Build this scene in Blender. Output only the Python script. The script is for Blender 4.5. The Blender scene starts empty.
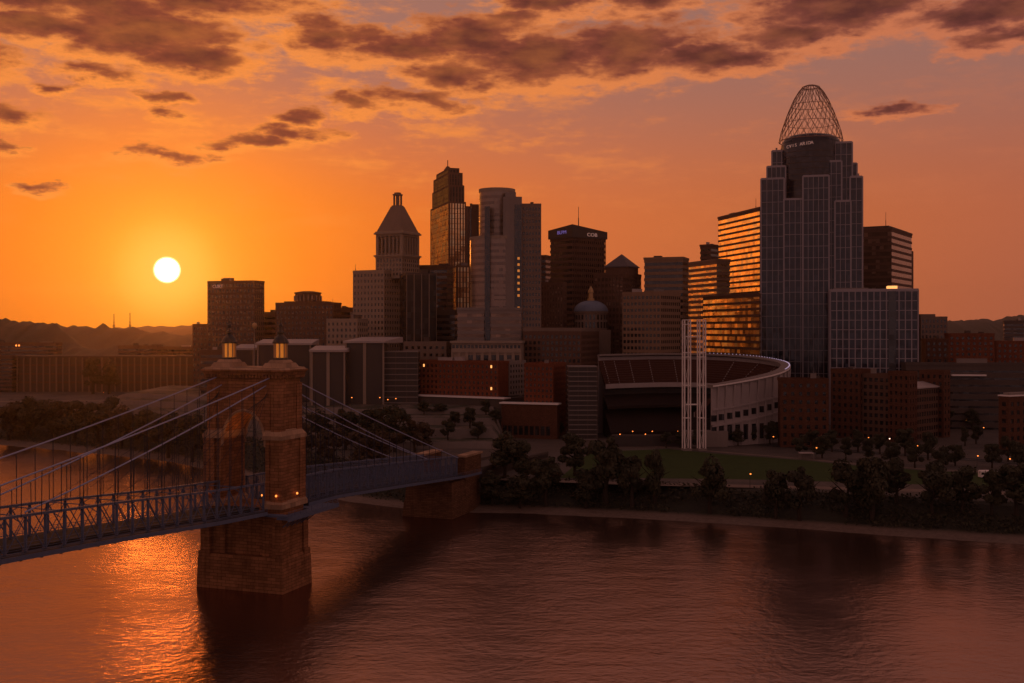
import bpy, math, random
from mathutils import Vector, Matrix, noise as mnoise

sc = bpy.context.scene
COL = sc.collection
R = math.radians
F = 1100.0          # focal length in pixels of a 1024 px wide frame
CAMZ = 70.0         # the drone hovers 70 m above the river
GZ = 9.5            # level of the city ground above the water

# ------------------------------------------------------------------ camera
cam_d = bpy.data.cameras.new('camera')
cam_d.sensor_width = 36.0
cam_d.lens = 36.0 * F / 1024.0
cam_d.clip_start = 1.0
cam_d.clip_end = 20000.0
cam_d.shift_y = -11.5 / 1024.0
cam = bpy.data.objects.new('camera', cam_d)
cam.location = (0, 0, CAMZ)
cam.rotation_euler = (R(90), 0, 0)
COL.objects.link(cam)
sc.camera = cam

# ------------------------------------------------------------------ render settings
sc.render.engine = 'CYCLES'
cy = sc.cycles
cy.use_denoising = True
cy.max_bounces = 6
cy.diffuse_bounces = 2
cy.glossy_bounces = 3
cy.transmission_bounces = 3
cy.volume_bounces = 0
cy.sample_clamp_indirect = 4.0
cy.caustics_reflective = False
cy.caustics_refractive = False
sc.view_settings.view_transform = 'Standard'
sc.view_settings.look = 'None'
sc.view_settings.gamma = 1.0
sc.view_settings.use_curve_mapping = False
sc.view_settings.exposure = 0.0

SUN = Vector(((167 - 512) / F, 1.0, (330 - 270) / F)).normalized()
SUN_AZ = math.atan2(SUN.x, SUN.y)
SUN_EL = R(4.2)
SUN_DIR = Vector((math.sin(SUN_AZ) * math.cos(SUN_EL), math.cos(SUN_AZ) * math.cos(SUN_EL), math.sin(SUN_EL)))

# ------------------------------------------------------------------ node helper
class NT:
    def __init__(s, tree):
        s.t = tree
        s.n = tree.nodes
        s.l = tree.links
    def new(s, kind, **kw):
        nd = s.n.new(kind)
        for k, v in kw.items():
            setattr(nd, k, v)
        return nd
    def put(s, sock, v):
        if isinstance(v, bpy.types.NodeSocket):
            s.l.new(v, sock)
        elif v is not None:
            if isinstance(v, (tuple, list)) and sock.type == 'RGBA' and len(v) == 3:
                v = (*v, 1.0)
            sock.default_value = v
    def m(s, op, a, b=None, c=None, clamp=False):
        nd = s.new('ShaderNodeMath', operation=op, use_clamp=clamp)
        s.put(nd.inputs[0], a)
        if b is not None: s.put(nd.inputs[1], b)
        if c is not None: s.put(nd.inputs[2], c)
        return nd.outputs[0]
    def v(s, op, a, b=None, c=None):
        nd = s.new('ShaderNodeVectorMath', operation=op)
        s.put(nd.inputs[0], a)
        if b is not None: s.put(nd.inputs[1], b)
        if c is not None: s.put(nd.inputs[2], c)
        return nd.outputs['Value'] if op in ('LENGTH', 'DOT_PRODUCT', 'DISTANCE') else nd.outputs['Vector']
    def mix(s, f, a, b, blend='MIX'):
        nd = s.new('ShaderNodeMix', data_type='RGBA', blend_type=blend)
        s.put(nd.inputs[0], f)
        s.put(nd.inputs[6], a)
        s.put(nd.inputs[7], b)
        return nd.outputs[2]
    def ramp(s, f, stops, interp='LINEAR'):
        nd = s.new('ShaderNodeValToRGB')
        cr = nd.color_ramp
        cr.interpolation = interp
        while len(cr.elements) < len(stops):
            cr.elements.new(0.5)
        for e, (p, c) in zip(cr.elements, stops):
            e.position = p
            e.color = (*c, 1.0) if len(c) == 3 else c
        s.put(nd.inputs[0], f)
        return nd.outputs[0]
    def rng(s, val, a, b, c=0.0, d=1.0, smooth=False):
        nd = s.new('ShaderNodeMapRange')
        nd.interpolation_type = 'SMOOTHSTEP' if smooth else 'LINEAR'
        s.put(nd.inputs[0], val)
        for i, x in enumerate((a, b, c, d)):
            s.put(nd.inputs[i + 1], x)
        return nd.outputs[0]
    def noise(s, vec, scale, detail=3.0, rough=0.5, out=0):
        nd = s.new('ShaderNodeTexNoise')
        s.put(nd.inputs['Vector'], vec)
        nd.inputs['Scale'].default_value = scale
        nd.inputs['Detail'].default_value = detail
        nd.inputs['Roughness'].default_value = rough
        return nd.outputs[out]
    def comb(s, x, y, z=0.0):
        nd = s.new('ShaderNodeCombineXYZ')
        s.put(nd.inputs[0], x); s.put(nd.inputs[1], y); s.put(nd.inputs[2], z)
        return nd.outputs[0]

# ------------------------------------------------------------------ world: sunset sky with cloud banks
def build_world():
    w = bpy.data.worlds.new('World')
    sc.world = w
    w.use_nodes = True
    t = NT(w.node_tree)
    t.n.clear()
    gen = t.new('ShaderNodeTexCoord').outputs['Generated']
    d = t.v('NORMALIZE', gen)
    sep = t.new('ShaderNodeSeparateXYZ')
    t.l.new(d, sep.inputs[0])
    x, y, z = sep.outputs
    chord = t.v('DISTANCE', d, tuple(SUN))
    # clear-sky colour by distance from the sun (chord length, 0..2)
    base = t.ramp(t.m('MULTIPLY', chord, 0.5), [
        (0.000, (1.00, 0.56, 0.09)),
        (0.012, (1.00, 0.50, 0.06)),
        (0.021, (1.00, 0.39, 0.032)),
        (0.024, (1.00, 0.34, 0.022)),
        (0.036, (0.98, 0.275, 0.015)),
        (0.058, (0.94, 0.228, 0.013)),
        (0.110, (0.80, 0.175, 0.024)),
        (0.190, (0.68, 0.168, 0.048)),
        (0.290, (0.58, 0.150, 0.052)),
        (0.400, (0.47, 0.130, 0.070)),
        (0.550, (0.50, 0.200, 0.140)),
        (0.720, (0.50, 0.240, 0.195)),
        (1.000, (0.400, 0.240, 0.245))])
    # mauve higher up, away from the sun
    hi = t.rng(z, 0.09, 0.26, 0.0, 0.95, True)
    away = t.rng(chord, 0.07, 0.24, 0.45, 1.0, True)
    col = t.mix(t.m('MULTIPLY', hi, away), base, (0.335, 0.165, 0.135))
    zen = t.rng(z, 0.35, 0.95, 0.0, 1.0, True)
    col = t.mix(zen, col, (0.17, 0.105, 0.115))
    # physical sky underneath
    sky = t.new('ShaderNodeTexSky', sky_type='NISHITA')
    sky.sun_disc = False
    sky.sun_elevation = SUN_EL
    sky.sun_rotation = SUN_AZ % (2 * math.pi)
    sky.dust_density = 4.0
    sky.ozone_density = 1.0
    t.l.new(gen, sky.inputs[0])
    nsk = t.mix(1.0, sky.outputs[0], (0.05 * 0.9, 0.05 * 0.42, 0.05 * 0.22), 'MULTIPLY')
    col = t.mix(0.35, col, nsk, 'ADD') if False else t.mix(0.10, col, nsk)
    # ---- clouds in azimuth / elevation
    az = t.m('ARCTAN2', x, y)
    el = t.m('ARCSINE', z)
    ae = t.comb(az, el)
    wv = t.v('MULTIPLY', ae, (1.0, 2.6, 1.0))
    warp = t.noise(wv, 16.0, 5.0, 0.62, 1)
    warp = t.v('MULTIPLY', t.v('SUBTRACT', warp, (0.5, 0.5, 0.5)), (0.085, 0.036, 0.0))
    p = t.v('ADD', ae, warp)
    blobs = [  # px, py, half width, half height (pixels of the frame)
        (60, 4, 180, 28), (170, -4, 130, 28), (150, 42, 95, 26), (190, 62, 55, 17), (105, 77, 34, 8), (40, 30, 90, 16),
        (335, 40, 52, 22), (400, 52, 70, 20), (470, 42, 70, 26), (540, 66, 110, 26), (620, 56, 95, 28), (700, 62, 90, 15),
        (455, 80, 55, 14), (650, 6, 45, 14), (545, 6, 55, 14), (500, 20, 40, 9), (830, 14, 95, 30), (800, 38, 65, 15),
        (880, 8, 60, 22), (985, 16, 75, 16), (1010, 40, 55, 9), (1090, 25, 70, 22),
        (18, 121, 32, 10), (0, 147, 14, 7), (56, 88, 20, 7), (160, 101, 32, 6), (168, 118, 17, 7), (296, 119, 28, 8),
        (352, 108, 26, 8), (412, 105, 56, 9), (250, 145, 50, 7), (300, 138, 42, 8), (172, 158, 42, 6), (38, 192, 20, 5),
        (890, 113, 36, 5), (-70, 60, 70, 26), (-140, 110, 90, 12)]
    D = D2 = None
    for (px, py, a, b) in blobs:
        caz = math.atan((px - 512) / F)
        cel = math.atan((330 - py) / F * math.cos(caz))
        wt = 1.0
        if b < 12: a, b, wt = a * 1.35, b * 1.45, 0.74
        q = t.v('MULTIPLY_ADD', p, (F / a, F / b, 0.0), (-caz * F / a, -cel * F / b, 0.0))
        r = t.m('SUBTRACT', wt, t.v('LENGTH', q))
        D = r if D is None else t.m('MAXIMUM', D, r)
        r2 = t.m('SUBTRACT', wt, t.v('LENGTH', t.v('ADD', q, (0.0, -0.30, 0.0))))
        D2 = r2 if D2 is None else t.m('MAXIMUM', D2, r2)
    D = t.m('MAXIMUM', D, -0.9)
    n2 = t.noise(wv, 24.0, 6.0, 0.58)
    n2b = t.noise(wv, 75.0, 5.0, 0.6)
    nz = t.m('ADD', t.m('MULTIPLY', t.m('SUBTRACT', n2, 0.5), 1.35), t.m('MULTIPLY', t.m('SUBTRACT', n2b, 0.5), 0.6))
    nz = t.m('ADD', nz, 0.03)
    dens = t.m('ADD', D, nz)
    dens2 = t.m('ADD', t.m('MAXIMUM', D2, -0.9), nz)
    # thin high wisps and broken cloud everywhere else (also outside this view)
    n3 = t.noise(t.v('MULTIPLY', ae, (1.0, 4.2, 1.0)), 9.0, 7.0, 0.62)
    wis = t.rng(t.m('ADD', n3, t.m('MULTIPLY', t.m('SUBTRACT', n2b, 0.5), 0.30)), 0.47, 0.72, 0.0, 1.0, True)
    wis = t.m('MULTIPLY', wis, t.rng(z, 0.055, 0.17, 0.0, 1.0, True))
    near = t.rng(chord, 0.08, 0.75, 1.0, 0.0, True)
    rim_col = t.mix(near, (0.60, 0.175, 0.075), (1.0, 0.300, 0.048))
    body_hi = t.mix(near, (0.175, 0.047, 0.038), (0.27, 0.060, 0.030))
    body = t.mix(t.rng(dens2, 0.25, 0.95, 0, 1, True), body_hi, t.mix(near, (0.080, 0.023, 0.021), (0.130, 0.031, 0.023)))
    tone = t.noise(wv, 22.0, 4.0, 0.55)
    body = t.mix(t.rng(tone, 0.42, 0.75, 0.0, 0.28), body, rim_col)
    col = t.mix(t.m('MULTIPLY', wis, t.rng(near, 0, 1, 0.25, 0.95)), col, rim_col)
    col = t.mix(t.rng(dens, -0.38, 0.12, 0.0, 0.85, True), col, rim_col)
    col = t.mix(t.rng(dens2, -0.12, 0.50, 0.0, 0.97, True), col, body)
    # unseen gilded cloud bank, added left of the sun to brighten the gold facades
    gb = t.v('LENGTH', t.v('MULTIPLY', t.v('SUBTRACT', p, (R(-39), R(7), 0.0)), (1 / R(11), 1 / R(6.5), 0.0)))
    gbm = t.rng(t.m('ADD', gb, t.m('MULTIPLY', t.m('SUBTRACT', n2, 0.5), 0.9)), 0.45, 1.0, 1.0, 0.0, True)
    col = t.mix(gbm, col, (1.75, 0.58, 0.085))
    # the solar disc
    disc = t.rng(chord, 0.0060, 0.0122, 1.0, 0.0, True)
    col = t.mix(disc, col, (9.0, 7.6, 4.4))
    # dim ground colour under the horizon
    col = t.mix(t.rng(z, -0.06, -0.01, 1.0, 0.0), col, (0.05, 0.025, 0.018))
    bg = t.new('ShaderNodeBackground')
    t.l.new(col, bg.inputs[0])
    bg.inputs[1].default_value = 1.0
    out = t.new('ShaderNodeOutputWorld')
    t.l.new(bg.outputs[0], out.inputs[0])
    w.cycles.sampling_method = 'MANUAL'
    w.cycles.sample_map_resolution = 1024
build_world()

sun_d = bpy.data.lights.new('sun', 'SUN')
sun_d.energy = 0.22
sun_d.angle = R(5.0)
sun_d.color = (1.0, 0.25, 0.035)
sun_o = bpy.data.objects.new('sun', sun_d)
sun_o.rotation_euler = SUN_DIR.to_track_quat('Z', 'Y').to_euler()
sun_o.location = SUN * 3000
COL.objects.link(sun_o)

# ------------------------------------------------------------------ materials
def principled(name):
    m = bpy.data.materials.new(name)
    m.use_nodes = True
    t = NT(m.node_tree)
    b = t.n['Principled BSDF']
    return m, t, b

def wall_mat(name, col, rough=0.85, var=0.25, scale=0.12, brick=None, dark=0.6):
    """masonry / concrete / painted metal with weathering of its own"""
    m, t, b = principled(name)
    o = t.new('ShaderNodeTexCoord').outputs['Object']
    n = t.noise(o, scale, 6.0, 0.6)
    streak = t.noise(t.v('MULTIPLY', o, (1.0, 1.0, 0.12)), scale * 5, 4.0, 0.6)
    c = t.mix(t.rng(n, 0.3, 0.7, 0.0, var), col, tuple(x * dark for x in col))
    c = t.mix(t.rng(streak, 0.45, 0.75, 0.0, var), c, tuple(x * dark * 0.8 for x in col))
    if brick:
        bw, bh, mortar = brick
        bt = t.new('ShaderNodeTexBrick')
        bt.inputs['Scale'].default_value = 1.0
        bt.inputs['Brick Width'].default_value = bw
        bt.inputs['Row Height'].default_value = bh
        bt.inputs['Mortar Size'].default_value = 0.05
        bt.inputs['Bias'].default_value = 0.0
        sx = t.new('ShaderNodeSeparateXYZ'); t.l.new(o, sx.inputs[0])
        t.put(bt.inputs['Vector'], t.comb(t.m('ADD', sx.outputs[0], sx.outputs[1]), sx.outputs[2]))
        bt.inputs['Color1'].default_value = (1, 1, 1, 1)
        bt.inputs['Color2'].default_value = (0.62, 0.62, 0.62, 1)
        bt.inputs['Mortar'].default_value = (*mortar, 1)
        c = t.mix(1.0, c, bt.outputs[0], 'MULTIPLY')
        bp = t.new('ShaderNodeBump')
        bp.inputs['Strength'].default_value = 0.6
        bp.inputs['Distance'].default_value = 0.15
        t.l.new(bt.outputs[1], bp.inputs['Height'])
        bp.invert = True
        t.l.new(bp.outputs[0], b.inputs['Normal'])
    t.put(b.inputs['Base Color'], c)
    b.inputs['Roughness'].default_value = rough
    if rough > 0.55: b.inputs['Specular IOR Level'].default_value = 0.12
    return m

def glass_mat(name, col, rough=0.12, metal=0.0, ior=1.9, wav=0.03, cell=(3.0, 3.6)):
    """dark window glass; every pane tilts a little and has its own blinds"""
    m, t, b = principled(name)
    o = t.new('ShaderNodeTexCoord').outputs['Object']
    sx = t.new('ShaderNodeSeparateXYZ'); t.l.new(o, sx.inputs[0])
    hor = t.m('FLOOR', t.m('DIVIDE', t.m('ADD', sx.outputs[0], sx.outputs[1]), cell[0]))
    ver = t.m('FLOOR', t.m('DIVIDE', sx.outputs[2], cell[1]))
    wn = t.new('ShaderNodeTexWhiteNoise', noise_dimensions='3D')
    rnd = t.new('ShaderNodeObjectInfo').outputs['Random']
    t.put(wn.inputs[0], t.comb(hor, ver, rnd))
    val, wc = wn.outputs[0], wn.outputs[1]
    c = t.mix(t.rng(val, 0.55, 1.0, 0.0, 0.8), col, tuple(min(1, x * 2.2 + 0.02) for x in col))
    t.put(b.inputs['Base Color'], c)
    t.put(b.inputs['Roughness'], t.rng(val, 0.0, 1.0, rough * 0.7, rough * 1.5))
    b.inputs['Metallic'].default_value = metal
    b.inputs['IOR'].default_value = ior
    geo = t.new('ShaderNodeNewGeometry')
    off = t.v('MULTIPLY', t.v('SUBTRACT', wc, (0.5, 0.5, 0.5)), (wav, wav, wav))
    slow = t.noise(o, 0.07, 2.0, 0.5, 1)
    off2 = t.v('MULTIPLY', t.v('SUBTRACT', slow, (0.5, 0.5, 0.5)), (wav * 2, wav * 2, wav * 2))
    nn = t.v('NORMALIZE', t.v('ADD', t.v('ADD', geo.outputs['Normal'], off), off2))
    t.put(b.inputs['Normal'], nn)
    return m

def emit_mat(name, col, strength):
    m, t, b = principled(name)
    b.inputs['Base Color'].default_value = (*[min(1, c) * 0.5 for c in col], 1)
    o = t.new('ShaderNodeTexCoord').outputs['Object']
    n = t.noise(o, 2.0, 2.0)
    t.put(b.inputs['Emission Color'], (*col, 1))
    t.put(b.inputs['Emission Strength'], t.rng(n, 0.2, 0.8, strength * 0.7, strength * 1.2))
    return m

M = {}
M['limestone'] = wall_mat('pale_limestone', (0.36, 0.27, 0.21))
M['limestone_dark'] = wall_mat('weathered_limestone', (0.24, 0.17, 0.135))
M['concrete'] = wall_mat('grey_concrete', (0.27, 0.22, 0.20))
M['concrete_dark'] = wall_mat('dark_concrete', (0.11, 0.085, 0.075))
M['brown_stone'] = wall_mat('brown_cladding', (0.15, 0.082, 0.058))
M['dark_clad'] = wall_mat('dark_bronze_cladding', (0.048, 0.034, 0.030), 0.5)
M['bay_panel'] = wall_mat('polished_granite_panel', (0.30, 0.22, 0.18), 0.34, 0.2)
M['bay_panel'].node_tree.nodes['Principled BSDF'].inputs['Metallic'].default_value = 0.45
M['tan_clad'] = wall_mat('tan_cladding', (0.30, 0.185, 0.12))
M['brick_red'] = wall_mat('red_brick', (0.31, 0.095, 0.050), 0.9, 0.3, 0.12, (0.9, 0.4, (0.5, 0.45, 0.4)))
M['brick_brown'] = wall_mat('brown_brick', (0.185, 0.080, 0.050), 0.9, 0.3, 0.12, (0.9, 0.4, (0.5, 0.45, 0.4)))
M['white_metal'] = wall_mat('white_painted_steel', (0.88, 0.78, 0.74), 0.5, 0.08)
M['mullion'] = wall_mat('silver_mullion', (0.36, 0.31, 0.34), 0.45, 0.1)
M['stadium_wall'] = wall_mat('stadium_limestone', (0.42, 0.35, 0.34), 0.85, 0.2)
M['roof'] = wall_mat('flat_roof_membrane', (0.12, 0.095, 0.085), 0.9, 0.4)
M['roof_pale'] = wall_mat('pale_metal_roof', (0.42, 0.34, 0.32), 0.5, 0.2)
M['roof_slate'] = wall_mat('slate_roof', (0.13, 0.11, 0.115), 0.6, 0.3)
M['dome_blue'] = wall_mat('blue_grey_dome_metal', (0.15, 0.18, 0.25), 0.5, 0.3)
M['tower_stone'] = wall_mat('tower_sandstone', (0.47, 0.205, 0.10), 0.9, 0.6, 0.16, (2.6, 0.85, (0.30, 0.26, 0.23)), 0.38)
M['tower_pale'] = wall_mat('tower_dressed_stone', (0.54, 0.33, 0.21), 0.85, 0.4, 0.3, (2.6, 1.3, (0.55, 0.5, 0.45)))
M['abut_stone'] = wall_mat('abutment_stone', (0.24, 0.115, 0.065), 0.9, 0.55, 0.16, (2.2, 0.62, (0.34, 0.30, 0.27)), 0.45)
M['bridge_blue'] = wall_mat('blue_bridge_paint', (0.125, 0.145, 0.225), 0.62, 0.3, 0.5)
M['cable_blue'] = wall_mat('blue_cable_wrapping', (0.33, 0.35, 0.54), 0.5, 0.1, 0.5)
M['bridge_dark'] = wall_mat('sooty_steel', (0.035, 0.038, 0.055), 0.8, 0.3, 0.5)
M['asphalt'] = wall_mat('asphalt', (0.05, 0.045, 0.043), 0.85, 0.4)
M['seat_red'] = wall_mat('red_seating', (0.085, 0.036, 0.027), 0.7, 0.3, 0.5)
M['seat_dark'] = wall_mat('shaded_seating', (0.035, 0.022, 0.019), 0.8, 0.4, 0.4)  # shade of the lower stands put into the seat colour
M['bay_glass'] = glass_mat('bay_glass', (0.16, 0.11, 0.09), 0.3, 0.3, 1.6)
M['glass_black'] = glass_mat('black_glass', (0.008, 0.006, 0.006), 0.2, 0.0, 1.3)
M['crown_steel'] = wall_mat('crown_steel', (0.30, 0.17, 0.12), 0.5, 0.2)
M['copper'] = wall_mat('gilded_copper', (0.55, 0.33, 0.14), 0.35, 0.3, 0.8)
M['iron'] = wall_mat('black_iron', (0.03, 0.027, 0.025), 0.5, 0.2)
M['bark'] = wall_mat('bark', (0.055, 0.04, 0.03), 0.9, 0.4, 0.8)
M['glass_dark'] = glass_mat('dark_window_glass', (0.012, 0.011, 0.013), 0.15, 0.0, 1.6)
M['glass_blue'] = glass_mat('blue_curtain_glass', (0.012, 0.014, 0.026), 0.10, 0.0, 1.48, 0.03, (1.9, 3.9))
M['glass_bronze'] = glass_mat('bronze_glass', (0.16, 0.10, 0.07), 0.2, 0.6, 1.6)
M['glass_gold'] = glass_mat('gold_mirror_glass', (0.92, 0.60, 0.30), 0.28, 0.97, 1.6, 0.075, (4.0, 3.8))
M['lit'] = emit_mat('lit_and_glint_window', (1.0, 0.42, 0.12), 1.6)  # lit rooms, and the painted sun glint on a rooftop box
M['lantern_sun_glint'] = emit_mat('lantern_sun_glint', (1.0, 0.30, 0.04), 0.38)  # sunlight in the tower lantern panes, made as emission
M['sunset_glint'] = emit_mat('painted_sunset_glint', (1.0, 0.32, 0.06), 0.5)
M['lamp'] = emit_mat('sodium_lamp', (1.0, 0.25, 0.045), 2.6)
M['lamp_white'] = emit_mat('white_lamp', (1.0, 0.6, 0.4), 4.0)
M['sign_white'] = emit_mat('lit_white_letters', (1.0, 0.55, 0.45), 0.2)
M['sign_blue'] = emit_mat('lit_blue_letters', (0.42, 0.30, 1.0), 0.22)
M['rim_light'] = emit_mat('rim_light', (0.75, 0.55, 0.8), 0.5)
M['metal_dark'] = M['iron']

def foliage_mat(name, a, b_):
    m, t, b = principled(name)
    o = t.new('ShaderNodeTexCoord').outputs['Object']
    rnd = t.new('ShaderNodeObjectInfo').outputs['Random']
    n = t.noise(o, 0.35, 4.0, 0.6)
    c = t.mix(t.rng(n, 0.35, 0.65), a, b_)
    c = t.mix(t.rng(rnd, 0.0, 1.0, 0.0, 0.5), c, tuple(x * 0.55 for x in b_))
    t.put(b.inputs['Base Color'], c)
    b.inputs['Roughness'].default_value = 0.75
    return m
M['leaf'] = foliage_mat('leaves', (0.026, 0.028, 0.010), (0.055, 0.044, 0.016))
M['leaf_rust'] = foliage_mat('rusty_leaves', (0.045, 0.028, 0.012), (0.080, 0.044, 0.018))

# ------------------------------------------------------------------ mesh builder
class MB:
    def __init__(s):
        s.v, s.f, s.mi = [], [], []
    def face(s, idx, mi=0):
        s.f.append(tuple(idx)); s.mi.append(mi)
    def box(s, x0, x1, y0, y1, z0, z1, mi=0):
        k = len(s.v)
        s.v += [(x0, y0, z0), (x1, y0, z0), (x1, y1, z0), (x0, y1, z0), (x0, y0, z1), (x1, y0, z1), (x1, y1, z1), (x0, y1, z1)]
        for q in ((0, 3, 2, 1), (4, 5, 6, 7), (0, 1, 5, 4), (1, 2, 6, 5), (2, 3, 7, 6), (3, 0, 4, 7)):
            s.face([k + i for i in q], mi)
        return s
    def frust(s, a, b, z0, z1, mi=0):
        """rectangle a=(x0,x1,y0,y1) at z0 to rectangle b at z1"""
        k = len(s.v)
        for (r, z) in ((a, z0), (b, z1)):
            s.v += [(r[0], r[2], z), (r[1], r[2], z), (r[1], r[3], z), (r[0], r[3], z)]
        for q in ((0, 3, 2, 1), (4, 5, 6, 7), (0, 1, 5, 4), (1, 2, 6, 5), (2, 3, 7, 6), (3, 0, 4, 7)):
            s.face([k + i for i in q], mi)
        return s
    def prism(s, poly, z0, z1, mi=0):
        k, n = len(s.v), len(poly)
        zt = z1 if isinstance(z1, (list, tuple)) else [z1] * n
        s.v += [(p[0], p[1], z0) for p in poly] + [(p[0], p[1], zt[i]) for i, p in enumerate(poly)]
        s.face([k + i for i in range(n)][::-1], mi)
        s.face([k + n + i for i in range(n)], mi)
        for i in range(n):
            j = (i + 1) % n
            s.face((k + i, k + j, k + n + j, k + n + i), mi)
        return s
    def extrude_xz(s, poly, y0, y1, mi=0):
        k, n = len(s.v), len(poly)
        s.v += [(p[0], y0, p[1]) for p in poly] + [(p[0], y1, p[1]) for p in poly]
        s.face([k + i for i in range(n)], mi)
        s.face([k + n + i for i in range(n)][::-1], mi)
        for i in range(n):
            j = (i + 1) % n
            s.face((k + j, k + i, k + n + i, k + n + j), mi)
        return s
    def tube(s, p, q, r, n=5, mi=0, r2=None):
        p, q = Vector(p), Vector(q)
        d = q - p
        if d.length < 1e-6: return s
        d.normalize()
        a = d.orthogonal().normalized()
        b = d.cross(a)
        k = len(s.v)
        for c, rr in ((p, r), (q, r if r2 is None else r2)):
            for i in range(n):
                t = 2 * math.pi * i / n
                s.v.append(tuple(c + (a * math.cos(t) + b * math.sin(t)) * rr))
        for i in range(n):
            j = (i + 1) % n
            s.face((k + i, k + j, k + n + j, k + n + i), mi)
        s.face([k + i for i in range(n)][::-1], mi)
        s.face([k + n + i for i in range(n)], mi)
        return s
    def path(s, pts, r, n=5, mi=0):
        for a, b in zip(pts, pts[1:]):
            s.tube(a, b, r, n, mi)
        return s
    def lathe(s, prof, n=24, cx=0.0, cyy=0.0, mi=0, a0=0.0, a1=2 * math.pi):
        full = abs(a1 - a0 - 2 * math.pi) < 1e-6
        m = n if full else n + 1
        k = len(s.v)
        for (r, z) in prof:
            for i in range(m):
                t = a0 + (a1 - a0) * i / n
                s.v.append((cx + r * math.cos(t), cyy + r * math.sin(t), z))
        for j in range(len(prof) - 1):
            for i in range(n):
                i2 = (i + 1) % m
                s.face((k + j * m + i, k + j * m + i2, k + (j + 1) * m + i2, k + (j + 1) * m + i), mi)
        s.face([k + (len(prof) - 1) * m + i for i in range(m)], mi)
        return s
    def mesh(s, name, mats):
        me = bpy.data.meshes.new(name)
        me.from_pydata(s.v, [], s.f)
        if not isinstance(mats, (list, tuple)): mats = [mats]
        for m_ in mats: me.materials.append(M[m_] if isinstance(m_, str) else m_)
        if len(mats) > 1:
            me.polygons.foreach_set('material_index', s.mi)
        me.update()
        return me
    def build(s, name, mats, parent=None, smooth=False):
        me = s.mesh(name, mats)
        if smooth:
            me.polygons.foreach_set('use_smooth', [True] * len(me.polygons))
        return link(name, me, parent)

def link(name, me, parent=None, loc=None):
    o = bpy.data.objects.new(name, me)
    COL.objects.link(o)
    if parent is not None: o.parent = parent
    if loc is not None: o.location = loc
    return o

def thing(name, label, cat, loc=(0, 0, 0), rz=0.0, group=None):
    o = bpy.data.objects.new(name, None)
    o.empty_display_size = 2.0
    o.location = loc
    o.rotation_euler = (0, 0, rz)
    COL.objects.link(o)
    tag(o, label, cat, group)
    return o

def tag(o, label=None, cat=None, group=None, kind=None):
    if label: o['label'] = label
    if cat: o['category'] = cat
    if group: o['group'] = group
    if kind: o['kind'] = kind
    return o

def X(px, Y): return (px - 512.0) / F * Y
def Z(py, Y): return CAMZ - (py - 330.0) * Y / F
def H(py, Y): return Z(py, Y) - GZ           # height above the city ground
def gy(py, z=GZ): return F * (CAMZ - z) / (py - 330.0)
ORD = ['first', 'second', 'third', 'fourth', 'fifth', 'sixth', 'seventh', 'eighth', 'ninth', 'tenth', 'eleventh', 'twelfth', 'thirteenth',
       'fourteenth', 'fifteenth', 'sixteenth', 'seventeenth', 'eighteenth', 'nineteenth', 'twentieth', 'twenty-first', 'twenty-second',
       'twenty-third', 'twenty-fourth', 'twenty-fifth', 'twenty-sixth', 'twenty-seventh', 'twenty-eighth', 'twenty-ninth', 'thirtieth',
       'thirty-first', 'thirty-second', 'thirty-third', 'thirty-fourth', 'thirty-fifth', 'thirty-sixth', 'thirty-seventh', 'thirty-eighth',
       'thirty-ninth', 'fortieth', 'forty-first', 'forty-second', 'forty-third', 'forty-fourth', 'forty-fifth', 'forty-sixth']

# ------------------------------------------------------------------ ground, river, roads
SHORE = [(-2400, 1150), (-900, 880), (-453, 720), (-311, 668), (-232, 618), (-180, 582), (-128, 520), (-84, 466), (-65.5, 446), (-44, 432),
         (-16, 421), (7, 418), (47, 407), (95, 389), (131, 372), (167, 358), (260, 330), (500, 270), (1100, 170), (2400, 60)]
def shore_y(x):
    for (a, b) in zip(SHORE, SHORE[1:]):
        if a[0] <= x <= b[0]:
            return a[1] + (b[1] - a[1]) * (x - a[0]) / (b[0] - a[0])
    return SHORE[0][1] if x < SHORE[0][0] else SHORE[-1][1]
def bank_scale(x):
    """left of the bridge the shore runs away obliquely: stretch the bank there"""
    return 1.0 + 0.9 * max(0.0, min(1.0, (-40 - x) / 120.0))
PROF = [(-14, -2.5), (0, -0.15), (4, 0.35), (9, 0.9), (12, 1.6), (17, 3.6), (23, 6.4), (28, 8.6), (32, 9.4), (36, 9.5)]
def ground_z(x, y):
    if y > 500 and terr_z(x, y) > 0: return GZ + terr_z(x, y)
    s = (y - shore_y(x)) / bank_scale(x)
    if s <= PROF[0][0]: return PROF[0][1]
    for a, b in zip(PROF, PROF[1:]):
        if a[0] <= s <= b[0]:
            return a[1] + (b[1] - a[1]) * (s - a[0]) / (b[0] - a[0])
    return GZ

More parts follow.
